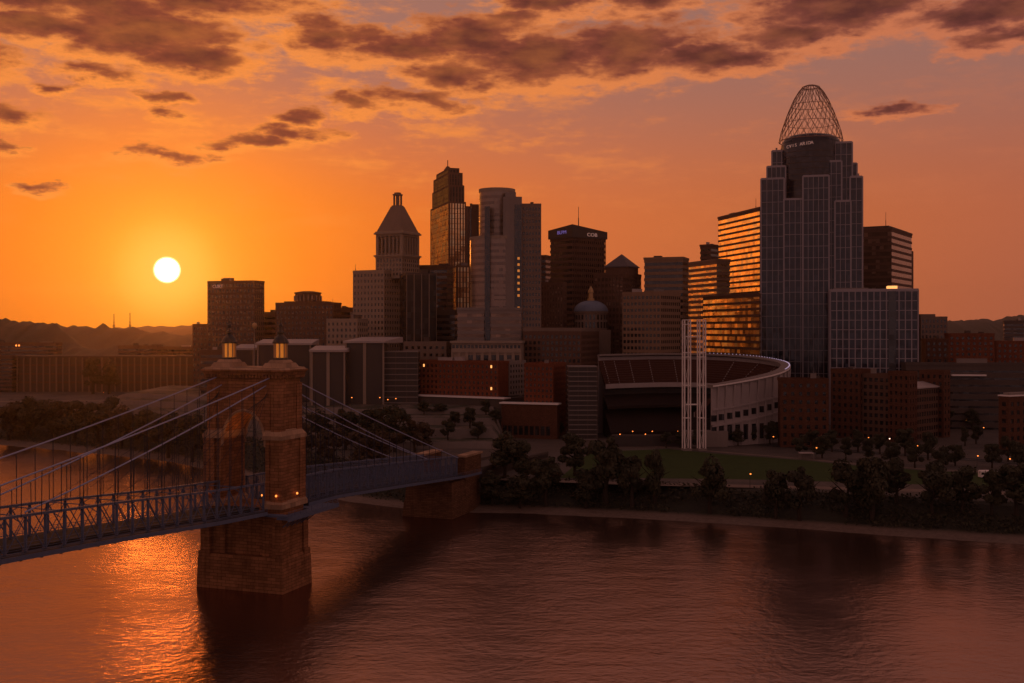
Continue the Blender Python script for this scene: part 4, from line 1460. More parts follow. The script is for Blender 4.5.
# left of the pyramid tower
r, L, D, h = simple('punched', 'office_tower', 'square office slab near the sun with small letters at its top corner', 'office tower', 208, 254, 263.5, 800, 18, 282.5, 'brown_stone', 'glass_dark', 4.0, 2.9, wf=.62, hf=.6, clutter=2, seed=6)
text_part(r, 'CURT', (-L * .78, -.35, h - 3.6), 3.4, 'sign_white', 0, 'sign_letters', 1.0)
MB().box(-L * .62, -L * .54, 4, 7, h + .5, h + 3.8).build('roof_chimney', 'brown_stone', r)
simple('ribbon', 'office_block', 'low pale banded block right of the square slab with letters', 'office block', 262, 276, 279, 830, 15, 314, 'tan_clad', 'glass_dark', seed=3)
simple('punched', 'apartment_building', 'hazy low block left of the square slab with letters', 'building', 193, 207, 210, 840, 15, 326, 'brown_stone', seed=4, clutter=1)
r, L, D, h = simple('punched', 'hotel', 'broad brown block with a round windowed penthouse on its roof', 'hotel', 276, 333, 341, 780, 14, 304.5, 'brown_stone', 'glass_dark', 3.8, 3.0, wf=.5, hf=.5, clutter=0)
pent = MB().lathe([(9.2, 0), (9.2, 7.5), (9.8, 7.6), (9.8, 8.4), (4, 9.4)], 20)
o = pent.build('penthouse', 'brown_stone', r); o.location = (-L * .55, 11, h + .6)
q = MB()
for i in range(20):
    a = 2 * math.pi * (i + .5) / 20
    q.tube((9.3 * math.cos(a), 9.3 * math.sin(a), 2.4), (9.3 * math.cos(a), 9.3 * math.sin(a), 6.0), .8, 4)
o2 = q.build('penthouse_windows', 'glass_bronze', o)
MB().box(-L * .9, -L * .2, 4, 18, h + .6, h + 2.6).build('roof_storey', 'brown_stone', r)
mast(r, -1, 2, h, 4.5, .2)
simple('ribbon', 'office_block', 'short brown block tucked behind the penthouse hotel', 'office block', 338, 350, 354, 830, 15, 309.5, 'brown_stone', 'glass_dark', seed=2)
simple('punched', 'apartment_building', 'pale low building with square windows at the foot of the pyramid tower', 'building', 327, 357, 372, 712, 22, 321, 'limestone', 'glass_dark', 4.0, 3.0, wf=.5, hf=.52, seed=5, clutter=2, minD=10, maxD=14)
simple('ribbon', 'office_block', 'dark block with a ledged roof between the black slab and the brown skyscraper', 'office block', 418, 447, 452, 765, 15, 267, 'brown_stone', 'glass_dark', seed=9)
simple('ribbon', 'office_block', 'plain dark block left of the grey rounded tower', 'office block', 428, 455, 462, 730, 15, 312, 'concrete_dark', 'glass_dark', seed=10)

def shed(label, pl, pr, Y, ytop, ybot, cols=2, slant=0.0, wall='dark_clad', D=22.0, frame='limestone'):
    """dark box hall in a pale concrete frame"""
    root = thing('exhibition_hall', label, 'hall', (X(pl, Y), Y, GZ))
    w = X(pr, Y) - X(pl, Y)
    h = H(ytop, Y)
    MB().box(.6, w - .6, .7, D, 0, h - .1).build('dark_wall', wall, root)
    fr = MB()
    for i in range(cols + 1):
        x = w * i / cols
        fr.box(max(0, x - .9), min(w, x + .9), 0, 1.4, 0, h)
    fr.build('frame_column', frame, root)
    rf = MB()
    rf.prism([(-1, -1), (w + 1, -1), (w + 1 + slant, D), (-1 + slant, D)], h + .02, [h + 1.2, h + 1.2, h + 3.4, h + 3.4])
    rf.build('roof', 'roof_pale', root)
    MB().box(.9, w - .9, .5, .69, 2, 3.2).build('dark_trim', 'concrete', root)
    return root
shed('small dark hall with a pale flat roof left of the bridge lanterns', 234, 254, 690, 350, 380, 1)
shed('long dark hall under a pale slab roof between the bridge lanterns', 257, 311, 668, 345, 375, 2)
shed('dark windowless hall in a pale frame right of the bridge tower', 311, 345, 640, 352, 381, 2)
shed('tall black hall with a slanted pale roof beside the louvred garage', 345, 384, 650, 343, 385, 2, 8.0)
def garage(label, pl, pr, Y, ytop, wall='concrete', slat='concrete', D=24, n=9):
    root = thing('parking_garage', label, 'garage', (X(pl, Y), Y, GZ))
    w = X(pr, Y) - X(pl, Y); h = H(ytop, Y)
    MB().box(.5, w - .5, .6, D, 0, h - .5).build('dark_interior', 'dark_clad', root)
    me = MB().box(0, w, 0, D + .3, 0, .5).mesh('deck_band', slat)
    for j in range(n + 1):
        link('deck_band', me, root, (0, 0, (h - .7) * j / n))
    mb = MB()
    for i in range(4): 
        x = .3 + (w - .6) * i / 3
        mb.box(x - .3, x + .3, .15, .55, 0, h - .6)
    mb.build('frame_post', wall, root)
    return root
garage('grey louvred parking garage left of the red brick hotel', 384, 418, 655, 351, 'concrete_dark', 'concrete', D=22, n=14)
simple('punched', 'office_block', 'low pale building with a few square windows above the louvred garage', 'office block', 404, 446, 452, 700, 12, 344, 'limestone_dark', 'glass_dark', 4.5, 4.2, wf=.45, hf=.4, seed=11, clutter=1)

# classical pale block with tall openings
def classical():
    Y = 662.0
    root, L, D = cbuild('civic_building', 'pale classical block with tall dark openings under the rounded tower', 'building', 451.5, 521, 524, Y, 6, 16, 22)
    h = H(341, Y)
    wall = MB().box(-L, 0, 0, D, 0, h - 1.4)
    for i in range(10):
        u = -L + L * i / 9
        a, c = max(-L, u - .9), min(0, u + .9)
        wall.box(a, c, -.7, 0, 0, h - 7)
    wall.box(-L, 0, -.9, -.004, h - 7, h - 5.2)
    wall.build('wall', 'limestone', root)
    rf = MB().box(-L - .8, .8, -1.2, D + .8, h - 1.4, h).build('cornice', 'limestone', root)
    me = MB().box(-1.7, 1.7, -.1, .0, 0, 10.5).mesh('window', 'glass_dark')
    for i in range(9):
        if i in (0, 1): continue
        link('window', me, root, (-L + L * (i + .5) / 9, 0, h - 19))
    me = MB().box(-.8, .8, -.1, .0, 0, 2.0).mesh('window', 'glass_dark')
    for i in range(18):
        link('window', me, root, (-L + L * (i + .5) / 18, 0, h - 4.4))
classical()

# red brick hotel with lit windows on a concrete terrace
def brick_hotel():
    Y = 640.0
    root, L, D = cbuild('hotel', 'long red brick hotel with a few lit windows above a pale terrace edge', 'hotel', 418, 498, 525, Y, 30, 16, 34)
    z0 = H(397, Y)
    h = H(364, Y)
    wallb = MB()
    punched(root, (-L, 0, 0, 12), z0, h, 3.0, 3.1, 'brick_red', 'glass_dark', .42, .52, ('front',), lit=(('front', 5, 1), ('front', 5, 17), ('front', 1, 17)), clutter=2, seed=21)
    e = bpy.data.objects.new('end_wing', None); COL.objects.link(e); e.parent = root
    punched(e, (-14, .25, 12.7, D), z0, h, 3.0, 3.1, 'concrete', 'glass_dark', .5, .5, ('right',), clutter=1, seed=22)
    tr = MB().box(-L - 2, 8, -7, D + 8, 0, z0 - .6)
    tr.build('podium', 'concrete_dark', root)
    MB().box(-L - 3, 9, -8.2, -.5, z0 - .6, z0 + .1).build('terrace_edge', 'white_metal', root)
    me = MB().box(-1.4, 1.4, -.1, 0, 0, 4.0).mesh('podium_opening', 'glass_dark')
    for i in range(12):
        link('podium_opening', me, root, (-L + 2 + i * (L - 2) / 11.5, -7.0, 3.0))
brick_hotel()

def brick_flats():
    Y = 615.0
    root, L, D = cbuild('apartment_building', 'red brick flats between the brick hotel and the slatted garage', 'building', 525, 553, 569, Y, 18, 12, 26)
    h = H(366, Y)
    punched(root, (-L, 0, 0, D), 0, h, 2.5, 3.2, 'brick_red', 'glass_dark', .42, .5, ('front', 'right'), clutter=1, seed=31)
    pod = MB().box(-L - 12, 4, -6, -.4, 0, H(404, Y))
    p = pod.build('podium', 'brick_brown', root)
    MB().box(-L - 13, 5, -7, -.35, H(404, Y), H(404, Y) + .8).build('canopy_edge', 'white_metal', p)
    me = MB().box(-1.1, 1.1, -.1, 0, 0, 5).mesh('podium_opening', 'glass_dark')
    for i in range(9): link('podium_opening', me, p, (-L - 10 + i * (L + 12) / 9, -6.0, 2.0))
brick_flats()
garage('garage with bright horizontal slats beside the stadium', 568.5, 597.5, 606, 366, 'concrete_dark', 'concrete', 18, 15)

# right-hand brick buildings on the riverfront
simple('punched', 'apartment_building', 'dark brick riverfront building right beside the stadium wall', 'building', 781, 828, 832, 565, 6, 381.5, 'brick_brown', 'glass_dark', 4.2, 4.0, wf=.42, hf=.45, seed=41, clutter=2, minD=12, maxD=15)
def river_block():
    Y = 588.0
    root, L, D = cbuild('apartment_building', 'large brown brick riverfront block with a courtyard notch below the grey grid', 'building', 832, 909, 954, Y, 46, 20, 50)
    h = H(373.5, Y)
    a = bpy.data.objects.new('front_wing', None); COL.objects.link(a); a.parent = root
    punched(a, (-L, -L * .62, -.6, 14), 0, h, 3.4, 4.1, 'brick_brown', 'glass_dark', .45, .48, ('front', 'right'), clutter=2, seed=43)
    a = bpy.data.objects.new('middle_wing', None); COL.objects.link(a); a.parent = root
    punched(a, (-L * .62 + .4, -L * .26, 2.2, 14), 0, h - 2.2, 3.0, 4.1, 'brown_stone', 'glass_dark', .6, .55, ('front',), clutter=1, seed=44)
    a = bpy.data.objects.new('corner_wing', None); COL.objects.link(a); a.parent = root
    punched(a, (-L * .26 + .4, 0, 0, 9), 0, h - .5, 3.2, 4.1, 'brick_brown', 'glass_dark', .4, .48, ('front', 'right'), clutter=0)
    a = bpy.data.objects.new('court_wing', None); COL.objects.link(a); a.parent = root
    punched(a, (-12, -3.5, 9.7, D - 8.5), 0, h - 9, 3.0, 4.1, 'brown_stone', 'glass_dark', .7, .6, ('right',), cap=False)
    MB().prism([(-12, 9.8), (-2.2, 9.8), (-2.2, D - 8.6), (-12, D - 8.6)], h - 8.9, [h - 5.8, h - 8.3, h - 8.3, h - 5.8]).build('pale_roof', 'roof_pale', a)
    a = bpy.data.objects.new('rear_wing', None); COL.objects.link(a); a.parent = root
    punched(a, (-14, -.4, D - 8, D), 0, h - 1, 3.2, 4.1, 'brick_brown', 'glass_dark', .45, .48, ('front', 'right'), clutter=0)
river_block()
r, L, D, h = simple('ribbon', 'parking_garage', 'long dark garage behind the riverfront brick blocks', 'garage', 906, 1090, 1100, 660, 8, 366, 'concrete_dark', 'glass_dark', 4.4, frac=.72, seed=47, clutter=3, maxD=60)
MB().box(X(957, 660) - X(1090, 660), X(990, 660) - X(1090, 660), -3.5, -.05, H(376.5, 660), H(375, 660)).build('pale_canopy', 'white_metal', r)
r, L, D, h = simple('punched', 'apartment_building', 'dark brick building with a pale roof line at the edge of the view', 'building', 999.5, 1009, 1075, 548, 62, 400, 'brick_brown', 'glass_dark', 4.0, 4.4, wf=.45, hf=.5, seed=48, clutter=0, maxD=40)
MB().box(-L - .6, .6, -.6, D + .6, h + 1.7, h + 2.3).build('pale_coping', 'white_metal', r)
MB().box(-L + 1, -1, 1.5, D - 2, h + 2.3, H(393, 548)).build('roof_storey', 'concrete', r)
simple('punched', 'apartment_building', 'red brick warehouse glowing orange under the wooded hill', 'building', 949, 994, 999, 770, 10, 335.5, 'brick_red', 'glass_dark', 3.8, 3.6, wf=.45, hf=.5, seed=51, clutter=2)
simple('punched', 'apartment_building', 'smaller brick warehouse right of the glowing one', 'building', 997, 1050, 1056, 800, 10, 343, 'brick_red', 'glass_dark', 3.8, 3.6, wf=.45, hf=.5, seed=52, clutter=1)
simple('punched', 'apartment_building', 'dark low brick house left of the glowing warehouse', 'building', 926, 948, 951, 740, 8, 341, 'brick_brown', 'glass_dark', 3.8, 3.6, wf=.45, hf=.5, seed=53, clutter=1)
r, L, D, h = simple('punched', 'office_block', 'pale small office block right of the grey gridded block', 'office block', 921, 947, 950, 860, 8, 318.5, 'limestone_dark', 'glass_dark', 4.0, 2.8, wf=.5, hf=.55, seed=54, clutter=0)
MB().box(-L, -L * .42, 2, 14, h + .5, H(314, 860)).build('roof_storey', 'limestone_dark', r)
simple('ribbon', 'office_block', 'distant grey block at the foot of the right wooded hill', 'office block', 1004, 1024, 1040, 1100, 20, 322, 'concrete_dark', 'glass_dark', seed=55)
simple('ribbon', 'office_block', 'low wide dark block behind the slatted garage and the brick flats', 'office block', 500, 596, 600, 700, 5, 352, 'concrete_dark', 'glass_dark', seed=56, maxD=12)

# far colonnaded buildings on the left bank
def colonnade(label, pl, pr, Y, ytop, n, wall='brown_stone'):
    root = thing('convention_center', label, 'building', (X(pl, Y), Y, GZ))
    w = X(pr, Y) - X(pl, Y); h = H(ytop, Y)
    MB().box(1, w - 1, 3.5, 30, 0, h - 1.5).build('wall', 'concrete_dark', root)
    me = MB().box(-.55, .55, 0, 1.4, 0, h - 1.5).mesh('column', 'limestone_dark')
    for i in range(n): link('column', me, root, (1 + (w - 2) * i / (n - 1), 0, 0))
    MB().box(-.6, w + .6, -.8, 31, h - 1.5, h + .4).build('roof', 'concrete_dark', root)
    for j in range(1, 4):
        MB().box(1, w - 1, 2.4, 3.49, (h - 1.5) * j / 4, (h - 1.5) * j / 4 + 1.6).build('floor_band', wall, root)
    return root
colonnade('long colonnaded building on the far left bank', 16, 207, 1075, 356, 30)
simple('ribbon', 'office_block', 'dark building at the left edge beside the colonnade', 'building', -70, 12, 15, 1070, 5, 357, 'brown_stone', 'glass_dark', seed=61)
r, L, D, h = simple('ribbon', 'office_block', 'low flat building with roof lamps behind the long colonnade', 'building', -40, 56, 58, 1190, 4, 344, 'brown_stone', 'glass_dark', seed=62, clutter=3)
for dx in (.38, .41):
    o = MB().lathe([(.5, 0), (.8, .6), (.8, 1.2), (.3, 1.8)], 8).build('roof_lamp', 'lamp', r); o.location = (-L * dx, -.8, h - 2.5)
simple('ribbon', 'warehouse', 'pale roofed low warehouse behind the long colonnade', 'warehouse', 118, 152, 155, 1200, 4, 347, 'brown_stone', 'glass_dark', seed=63, roof='roof_pale')
simple('ribbon', 'warehouse', 'long low warehouse below the setting sun', 'warehouse', 136, 197, 200, 1260, 4, 348, 'brown_stone', 'glass_dark', seed=64, roof='roof_pale')
simple('ribbon', 'warehouse', 'low brown warehouse below the lettered office slab', 'warehouse', 200, 236, 240, 760, 6, 352, 'brown_stone', 'glass_dark', seed=65)
for (px, yt) in ((114, 313), (130, 311.5)):
    Y = 2050
    o = MB().tube((0, 0, 0), (0, 0, Z(yt, Y) - 60), .75, 6).tube((0, 0, 0), (0, 0, 22), 1.6, 6)
    for k in range(3):
        a = k * 2.1
        o.tube((0, 0, 30), (9 * math.cos(a), 9 * math.sin(a), 0), .18, 4)
    ob = o.build('radio_mast', 'iron')
    ob.location = (X(px, Y), Y, 58)
    tag(ob, 'thin radio mast on the hazy hill, ' + ('taller and nearer the sun' if px > 120 else 'shorter and further from the sun'), 'radio mast', 'radio masts on the hill')

# ------------------------------------------------------------------ ballpark
def catmull(P, n):
    out = []
    for i in range(len(P) - 1):
        p0, p1, p2, p3 = P[max(0, i - 1)], P[i], P[i + 1], P[min(len(P) - 1, i + 2)]
        for k in range(n):
            t = k / n
            out.append(tuple(0.5 * (2 * b + (c - a) * t + (2 * a - 5 * b + 4 * c - d) * t * t + (3 * b - a - 3 * c + d) * t ** 3) for a, b, c, d in zip(p0, p1, p2, p3)))
    out.append(P[-1])
    return out
def stadium():
    rim_ctrl = [(50.5, 646, 55.2), (58, 650, 55.4), (72, 654, 55.6), (92, 657, 55.8), (120, 655, 55.4), (143, 645, 54.0), (154, 627, 51.8), (153, 609, 49.6),
                (144, 594, 47.0), (130, 583, 44.6), (116, 576, 42.6), (104, 572, 41.0)]
    P = catmull(rim_ctrl, 6)
    C0 = Vector((92, 604))
    root = thing('ballpark', 'open ballpark stadium with dark red upper seats and a curved pale outer wall', 'stadium', (C0.x, C0.y, GZ))
    def loc(p, d, z):            # point d metres inside the rim
        v = Vector((p[0], p[1])); n = C0 - v
        if v.y > 625: n.x *= .12 + .88 * max(0.0, min(1.0, (v.x - 85) / 60.0))
        n.normalize()
        q = v + n * d - C0
        return (q.x, q.y, z - GZ)
    def sweep(prof, name, mat, i0=0, i1=None, parent=None):
        mb = MB()
        Q = P[i0:i1]
        m = len(prof)
        for p in Q:
            for (d, dz, ab) in prof: mb.v.append(loc(p, d, dz if ab else p[2] + dz))
        for i in range(len(Q) - 1):
            for j in range(m):
                j2 = (j + 1) % m
                mb.face((i * m + j, (i + 1) * m + j, (i + 1) * m + j2, i * m + j2))
        mb.face(range(m)); mb.face([(len(Q) - 1) * m + j for j in range(m)][::-1])
        return mb.build(name, mat, parent or root)
    sweep([(0, GZ, 1), (0, -1.2, 0), (1.2, -1.2, 0), (1.2, GZ, 1)], 'outer_wall', 'stadium_wall')
    sweep([(-1.0, -1.2, 0), (-1.0, .4, 0), (4.5, .4, 0), (4.5, -.5, 0), (1.2, -1.2, 0)], 'rim_canopy', 'concrete')
    sweep([(-1.25, -.6, 0), (-1.25, .15, 0), (-1.004, .15, 0), (-1.004, -.6, 0)], 'rim_fascia', 'white_metal')
    prof = [(1.3, -4.4, 0), (1.3, -3.2, 0)]
    for k in range(11):
        d = 1.3 + 1.88 * (k + 1); z = -3.2 - 1.25 * k
        prof += [(d, z, 0), (d, z - 1.25, 0)]
    prof += [(22, -18.4, 0), (20, -18.4, 0)]
    sweep(prof, 'upper_seating', 'seat_red', 0, 64)
    sweep([(22.003, -18.6, 0), (22.003, -16.0, 0), (22.5, -16.0, 0), (22.5, -18.6, 0)], 'deck_fascia', 'stadium_wall', 0, 64)
    sweep([(14, GZ, 1), (14, -19.5, 0), (16, -19.5, 0), (16, GZ, 1)], 'concourse_wall', 'dark_clad', 0, 64)
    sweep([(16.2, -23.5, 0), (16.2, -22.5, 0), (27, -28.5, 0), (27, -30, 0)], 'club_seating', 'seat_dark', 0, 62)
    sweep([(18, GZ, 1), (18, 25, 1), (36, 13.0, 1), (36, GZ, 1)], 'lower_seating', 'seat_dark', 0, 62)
    # stairs up the seating
    for i in range(3, 62, 4):
        p = P[i]
        a = Vector(loc(p, 1.6, p[2] - 3.1)); b = Vector(loc(p, 21.8, p[2] - 16.7))
        MB().tube(a + Vector((0, 0, .25)), b + Vector((0, 0, .25)), .32, 4).build('aisle_stair', 'concrete', root)
    # ribs and windows on the outer wall of the near side
    w1 = w2 = None
    idx = [k for k in range(34, len(P) - 1, 2)]
    ribs = MB()
    for k in idx:
        p, q = Vector(P[k][:2]), Vector(P[k + 1][:2])
        t = (q - p).normalized(); n = Vector((-(C0 - p).normalized().x, -(C0 - p).normalized().y))
        z = P[k][2]
        base = p - C0
        ang = math.atan2(t.y, t.x)
        top = z - GZ
        ribs.tube((base.x + n.x * .1, base.y + n.y * .1, top - 12), (base.x + n.x * .9, base.y + n.y * .9, top - 1.2), .55, 6)
        ribs.tube((base.x + n.x * .1, base.y + n.y * .1, 0), (base.x + n.x * .1, base.y + n.y * .1, top - 12), .5, 6)
        for (z0, hh, ww) in ((top - 19.0, 3.2, 1.5), (3.0, 8.0, 1.35)):
            me = MB().box(-ww, ww, -.22, .22, 0, hh).mesh('window', 'glass_dark')
            o = link('window', me, root)
            mid = (p + q) / 2 - C0
            mid = mid + t * 1.2
            o.location = (mid.x + n.x * .05, mid.y + n.y * .05, max(1.0, z0))
            o.rotation_euler = (0, 0, ang)
    ribs.build('wall_rib', 'stadium_wall', root)
    for (dz0, dz1) in ((-13.2, -12.2), (-21.5, -20.7)):
        sweep([(-.7, dz0, 0), (-.7, dz1, 0), (-.003, dz1, 0), (-.003, dz0, 0)], 'string_course', 'stadium_wall', 34)
    lights = MB()
    for k in range(22, 46):
        for f in (0, .5):
            p = [a + (b - a) * f for a, b in zip(P[k], P[k + 1])]
            x, y, z = loc(p, -.6, p[2] + .55)
            lights.box(x - .22, x + .22, y - .22, y + .22, z, z + .4)
    lights.build('rim_lights', 'rim_light', root)
    for k in range(7):
        o = MB().lathe([(.15, 0), (.3, .15), (.3, .35), (.1, .45)], 8).build('concourse_lamp', 'lamp', root)
        o.location = (-36 + k * 5.6 + (k % 3), -33.4, 6.2 + (k % 2) * 1.5)
    # the open river side: playing field, outfield wall and batter's screen
    fld = MB(); fld.v = [(-38, -30, .12), (10, -34, .12), (22, 4, .12), (8, 24, .12), (-30, 22, .12)]; fld.face(range(5))
    fld.build('playing_field', 'lawn', root)
    MB().box(-42, 8, -33, -32, 0, 5.5).build('outfield_wall', 'dark_clad', root)
    st = MB()
    for i in range(5): st.box(-40, -12, -31.9 + i * 2, -29.9 + i * 2, 0, 6 - i * 1.0)
    st.build('bleachers', 'concrete_dark', root)
    MB().box(-2, 20, -34, -26, 0, 8).build('gate_house', 'concrete', root)
stadium()

def light_tower(px, label, Y=552.0):
    root = thing('light_tower', label, 'tower', (X(px, Y), Y, GZ), R(12), 'white twin lattice towers')
    h = H(320, Y); w = 1.55
    for sx in (-1, 1):
        for sy in (-1, 1):
            MB().tube((sx * w, sy * w, 0), (sx * w, sy * w, h), .36, 8).build('column', 'white_metal', root)
    br = MB()
    n = 4
    for i in range(1, n + 1):
        z = h * i / n
        for (a, b) in (((-w, -w), (w, -w)), ((w, -w), (w, w)), ((w, w), (-w, w)), ((-w, w), (-w, -w))):
            br.tube((*a, z), (*b, z), .2, 5)
            if i == n or i % 3 == 0: br.tube((*a, z - 2.2), (*b, z - 2.2), .2, 5)
            br.tube((*a, z - h / n), (*b, z), .07, 4)
    br.build('cross_bracing', 'white_metal', root)
    top = MB()
    for sx in (-1, 1):
        for sy in (-1, 1): top.tube((sx * w * .8, sy * w * .8, h), (sx * w * .8, sy * w * .8, H(304, Y)), .1, 4)
    for k in range(4):
        z = h + (H(304, Y) - h) * (k + 1) / 4
        for (a, b) in (((-w, -w), (w, -w)), ((w, -w), (w, w)), ((w, w), (-w, w)), ((-w, w), (-w, -w))): top.tube((a[0] * .8, a[1] * .8, z), (b[0] * .8, b[1] * .8, z), .07, 4)
    top.build('top_mast', 'brown_stone', root)
    fl = MB().box(-2.1, 2.1, -2.1, 2.1, 0, 1.2).build('footing', 'concrete', root)
    return root
light_tower(686.5, 'white lattice tower by the stadium, the one nearer the bridge')
lt2 = light_tower(701.5, 'white lattice tower by the stadium, the one nearer the tallest building')
o = MB().box(-8.3, -1.9, -.25, .25, H(405, 552), H(405, 552) + .7).box(-8.3, -1.9, -.2, .2, H(337, 552), H(337, 552) + .5).build('link_beam', 'white_metal', lt2)

# tall globe mast behind the bridge tower
gm = thing('globe_mast', 'tall thin mast with a glowing globe between the two bridge lanterns', 'lamp mast', (X(254.6, 600), 600, GZ))
MB().tube((0, 0, 0), (0, 0, H(328, 600)), .32, 8, 0, .2).build('pole', 'concrete', gm)
MB().lathe([(.3, H(329, 600)), (1.1, H(327.5, 600)), (1.5, H(325.5, 600)), (1.1, H(323.5, 600)), (.2, H(322.6, 600))], 14).build('globe', 'copper', gm, True)

# ------------------------------------------------------------------ trees
def crown_mesh(seed, Rr, Hh, lobes, leaves, leaf=0.8, mat='leaf'):
    rd = random.Random(seed)
    cl = []
    for i in range(lobes):
        a = rd.uniform(0, 2 * math.pi); rr = Rr * math.sqrt(rd.random()) * .72
        z = rd.uniform(.16, .92) * Hh
        squeeze = 1.0 - max(0, (z / Hh - .55)) * 1.1
        cl.append((rr * math.cos(a) * squeeze, rr * math.sin(a) * squeeze, z, rd.choice((rd.uniform(.14, .26), rd.uniform(.24, .44))) * Rr))
    mb = MB()
    for i in range(leaves):
        c = rd.choice(cl)
        while True:
            u = Vector((rd.uniform(-1, 1), rd.uniform(-1, 1), rd.uniform(-1, 1)))
            if .25 < u.length < 1: break
        u = u.normalized() * (u.length ** .45) * (1.0 if rd.random() > .16 else rd.uniform(1.05, 1.5))
        p = Vector(c[:3]) + Vector((u.x * c[3], u.y * c[3], u.z * c[3] * .8))
        n = (u + Vector((rd.uniform(-1, 1), rd.uniform(-1, 1), rd.uniform(-.4, 1))) * .8).normalized()
        a = n.orthogonal().normalized()
        a = (Matrix.Rotation(rd.uniform(0, 6.28), 3, n) @ a)
        b = n.cross(a)
        s = leaf * rd.uniform(.55, 1.25)
        k = len(mb.v)
        mb.v += [tuple(p - a * s), tuple(p + b * s * .62), tuple(p + a * s), tuple(p - b * s * .62)]
        mb.face((k, k + 1, k + 2, k + 3))
    return mb.mesh('crown', mat)
def trunk_mesh(seed, Hh, Rr):
    rd = random.Random(seed)
    mb = MB()
    r0 = .035 * Hh + .12
    top = Hh * .6
    pts = [(0, 0, -.6), (rd.uniform(-.2, .2), rd.uniform(-.2, .2), top * .3), (rd.uniform(-.5, .5), rd.uniform(-.5, .5), top * .65), (rd.uniform(-.7, .7), rd.uniform(-.7, .7), top)]
    rs = [r0, r0 * .8, r0 * .55, r0 * .2]
    for i in range(3): mb.tube(pts[i], pts[i + 1], rs[i], 7, 0, rs[i + 1])
    for k in range(7):
        a = rd.uniform(0, 6.28); z = top * rd.uniform(.35, .85)
        l = Rr * rd.uniform(.45, .8)
        mb.tube((pts[1][0], pts[1][1], z), (l * math.cos(a), l * math.sin(a), z + l * rd.uniform(.4, .9)), r0 * .35, 5, 0, r0 * .08)
    return mb.mesh('trunk', 'bark')
VAR = []
for i in range(6):
    Rr, Hh = 6.5, 13.0
    VAR.append((crown_mesh(100 + i, Rr * (1.0, .8, .92, .7, 1.0, .85)[i], Hh * .82, 11 + 3 * i, 4200, .48), trunk_mesh(200 + i, Hh, Rr)))
VARR = [(crown_mesh(300 + i, 6.5, 10.6, 15, 2400, .7, 'leaf_rust'), VAR[i][1]) for i in range(2)]
trd = random.Random(5)
def tree(px, py, ytop, wpx, label, group, Y=None, rust=False, name='riverside_tree'):
    """a tree whose foot shows at (px, py), crown top at ytop, crown wpx wide"""
    if Y is None: Y = gy(py)
    x = X(px, Y)
    gz = ground_z(x, Y)
    for _ in range(8):
        if abs(py - 330) > 1 and Y is not None and py is not None:
            Y2 = F * (CAMZ - gz) / (py - 330)
            Y = Y * .5 + Y2 * .5
            x = X(px, Y); gz = ground_z(x, Y)
    h = Z(ytop, Y) - gz
    wd = wpx * Y / F
    root = thing(name, label, 'tree', (x, Y, gz - .1), trd.uniform(0, 6.28), group)
    cm, tm = (VARR[trd.randrange(2)] if rust else VAR[trd.randrange(6)])
    c = link('crown', cm, root, (0, 0, h * .16))
    c.scale = (wd / 12.6, wd / 12.6, h * .86 / 11.2)
    t = link('trunk', tm, root)
    t.scale = (h / 13.0,) * 3
    return root
front = [(505, 478, 433, 46), (546, 506, 452, 54), (522, 482, 440, 36), (575, 476, 434, 44), (606, 494, 430, 58), (632, 498, 450, 46), (655, 494, 449, 28), (710, 501, 458, 47),
         (776, 506, 470, 36), (800, 507, 462, 50), (846, 506, 462, 46), (872, 508, 455, 52), (896, 504, 459, 40), (932, 508, 464, 46), (962, 509, 467, 46), (992, 511, 470, 40), (1016, 512, 463, 54), (1045, 512, 463, 50),
         (586, 508, 470, 40), (520, 508, 474, 44), (492, 505, 472, 36)]
front.sort()
for i, (px, py, yt, w) in enumerate(front):
    tree(px, py, yt, w, 'dark riverbank tree, %s from the bridge abutment along the water' % ORD[i], 'trees along the river bank')
park = [(430, 412, 392, 30), (462, 410, 390, 34), (492, 410, 393, 26), (448, 440, 420, 30), (478, 444, 424, 24), (560, 436, 424, 20),
        (752, 444, 428, 22), (770, 445, 425, 26), (790, 446, 428, 24), (812, 450, 430, 28), (832, 452, 430, 32), (858, 452, 433, 28), (880, 454, 434, 28), (905, 456, 431, 36), (928, 460, 434, 28),
        (955, 466, 447, 30), (992, 468, 446, 32), (1020, 470, 446, 30), (945, 432, 410, 34), (972, 430, 412, 26), (965, 446, 430, 18)]
park += [(424, 420, 404, 22), (440, 424, 406, 26), (470, 428, 410, 24), (496, 432, 412, 24), (455, 432, 414, 22), (512, 424, 406, 18), (486, 420, 402, 20),
         (800, 456, 438, 26), (822, 458, 438, 26), (846, 460, 440, 28), (868, 462, 441, 28), (892, 466, 444, 30), (915, 468, 447, 26), (940, 472, 450, 28), (1008, 462, 440, 26), (738, 446, 432, 22), (976, 444, 428, 20)]
park.sort()
for i, (px, py, yt, w) in enumerate(park):
    tree(px, py, yt - 3, w * .78, 'leafy park tree before the city blocks, %s counted from the bridge' % ORD[i], 'trees in the riverfront park', name='park_tree')
shrubs = [(666, 448, 430, 20), (680, 448, 432, 18), (697, 448, 429, 20)]
for i, (px, py, yt, w) in enumerate(shrubs):
    tree(px, py, yt, w, 'bushy shrub at the foot of the white lattice towers, %s from the bridge side' % ORD[i], 'shrubs under the lattice towers', name='shrub')
levee = [(318, 448, 410, 40), (345, 450, 405, 46), (372, 452, 408, 44), (395, 452, 405, 44), (415, 452, 418, 36), (333, 462, 425, 40), (360, 466, 428, 36), (300, 470, 420, 40), (385, 462, 430, 34)]
levee.sort()
for i, (px, py, yt, w) in enumerate(levee):
    tree(px, py, yt, w, 'brownish tree on the levee behind the side span, %s from the bridge tower' % ORD[i], 'trees behind the side span', rust=(i % 2 == 0), name='levee_tree')
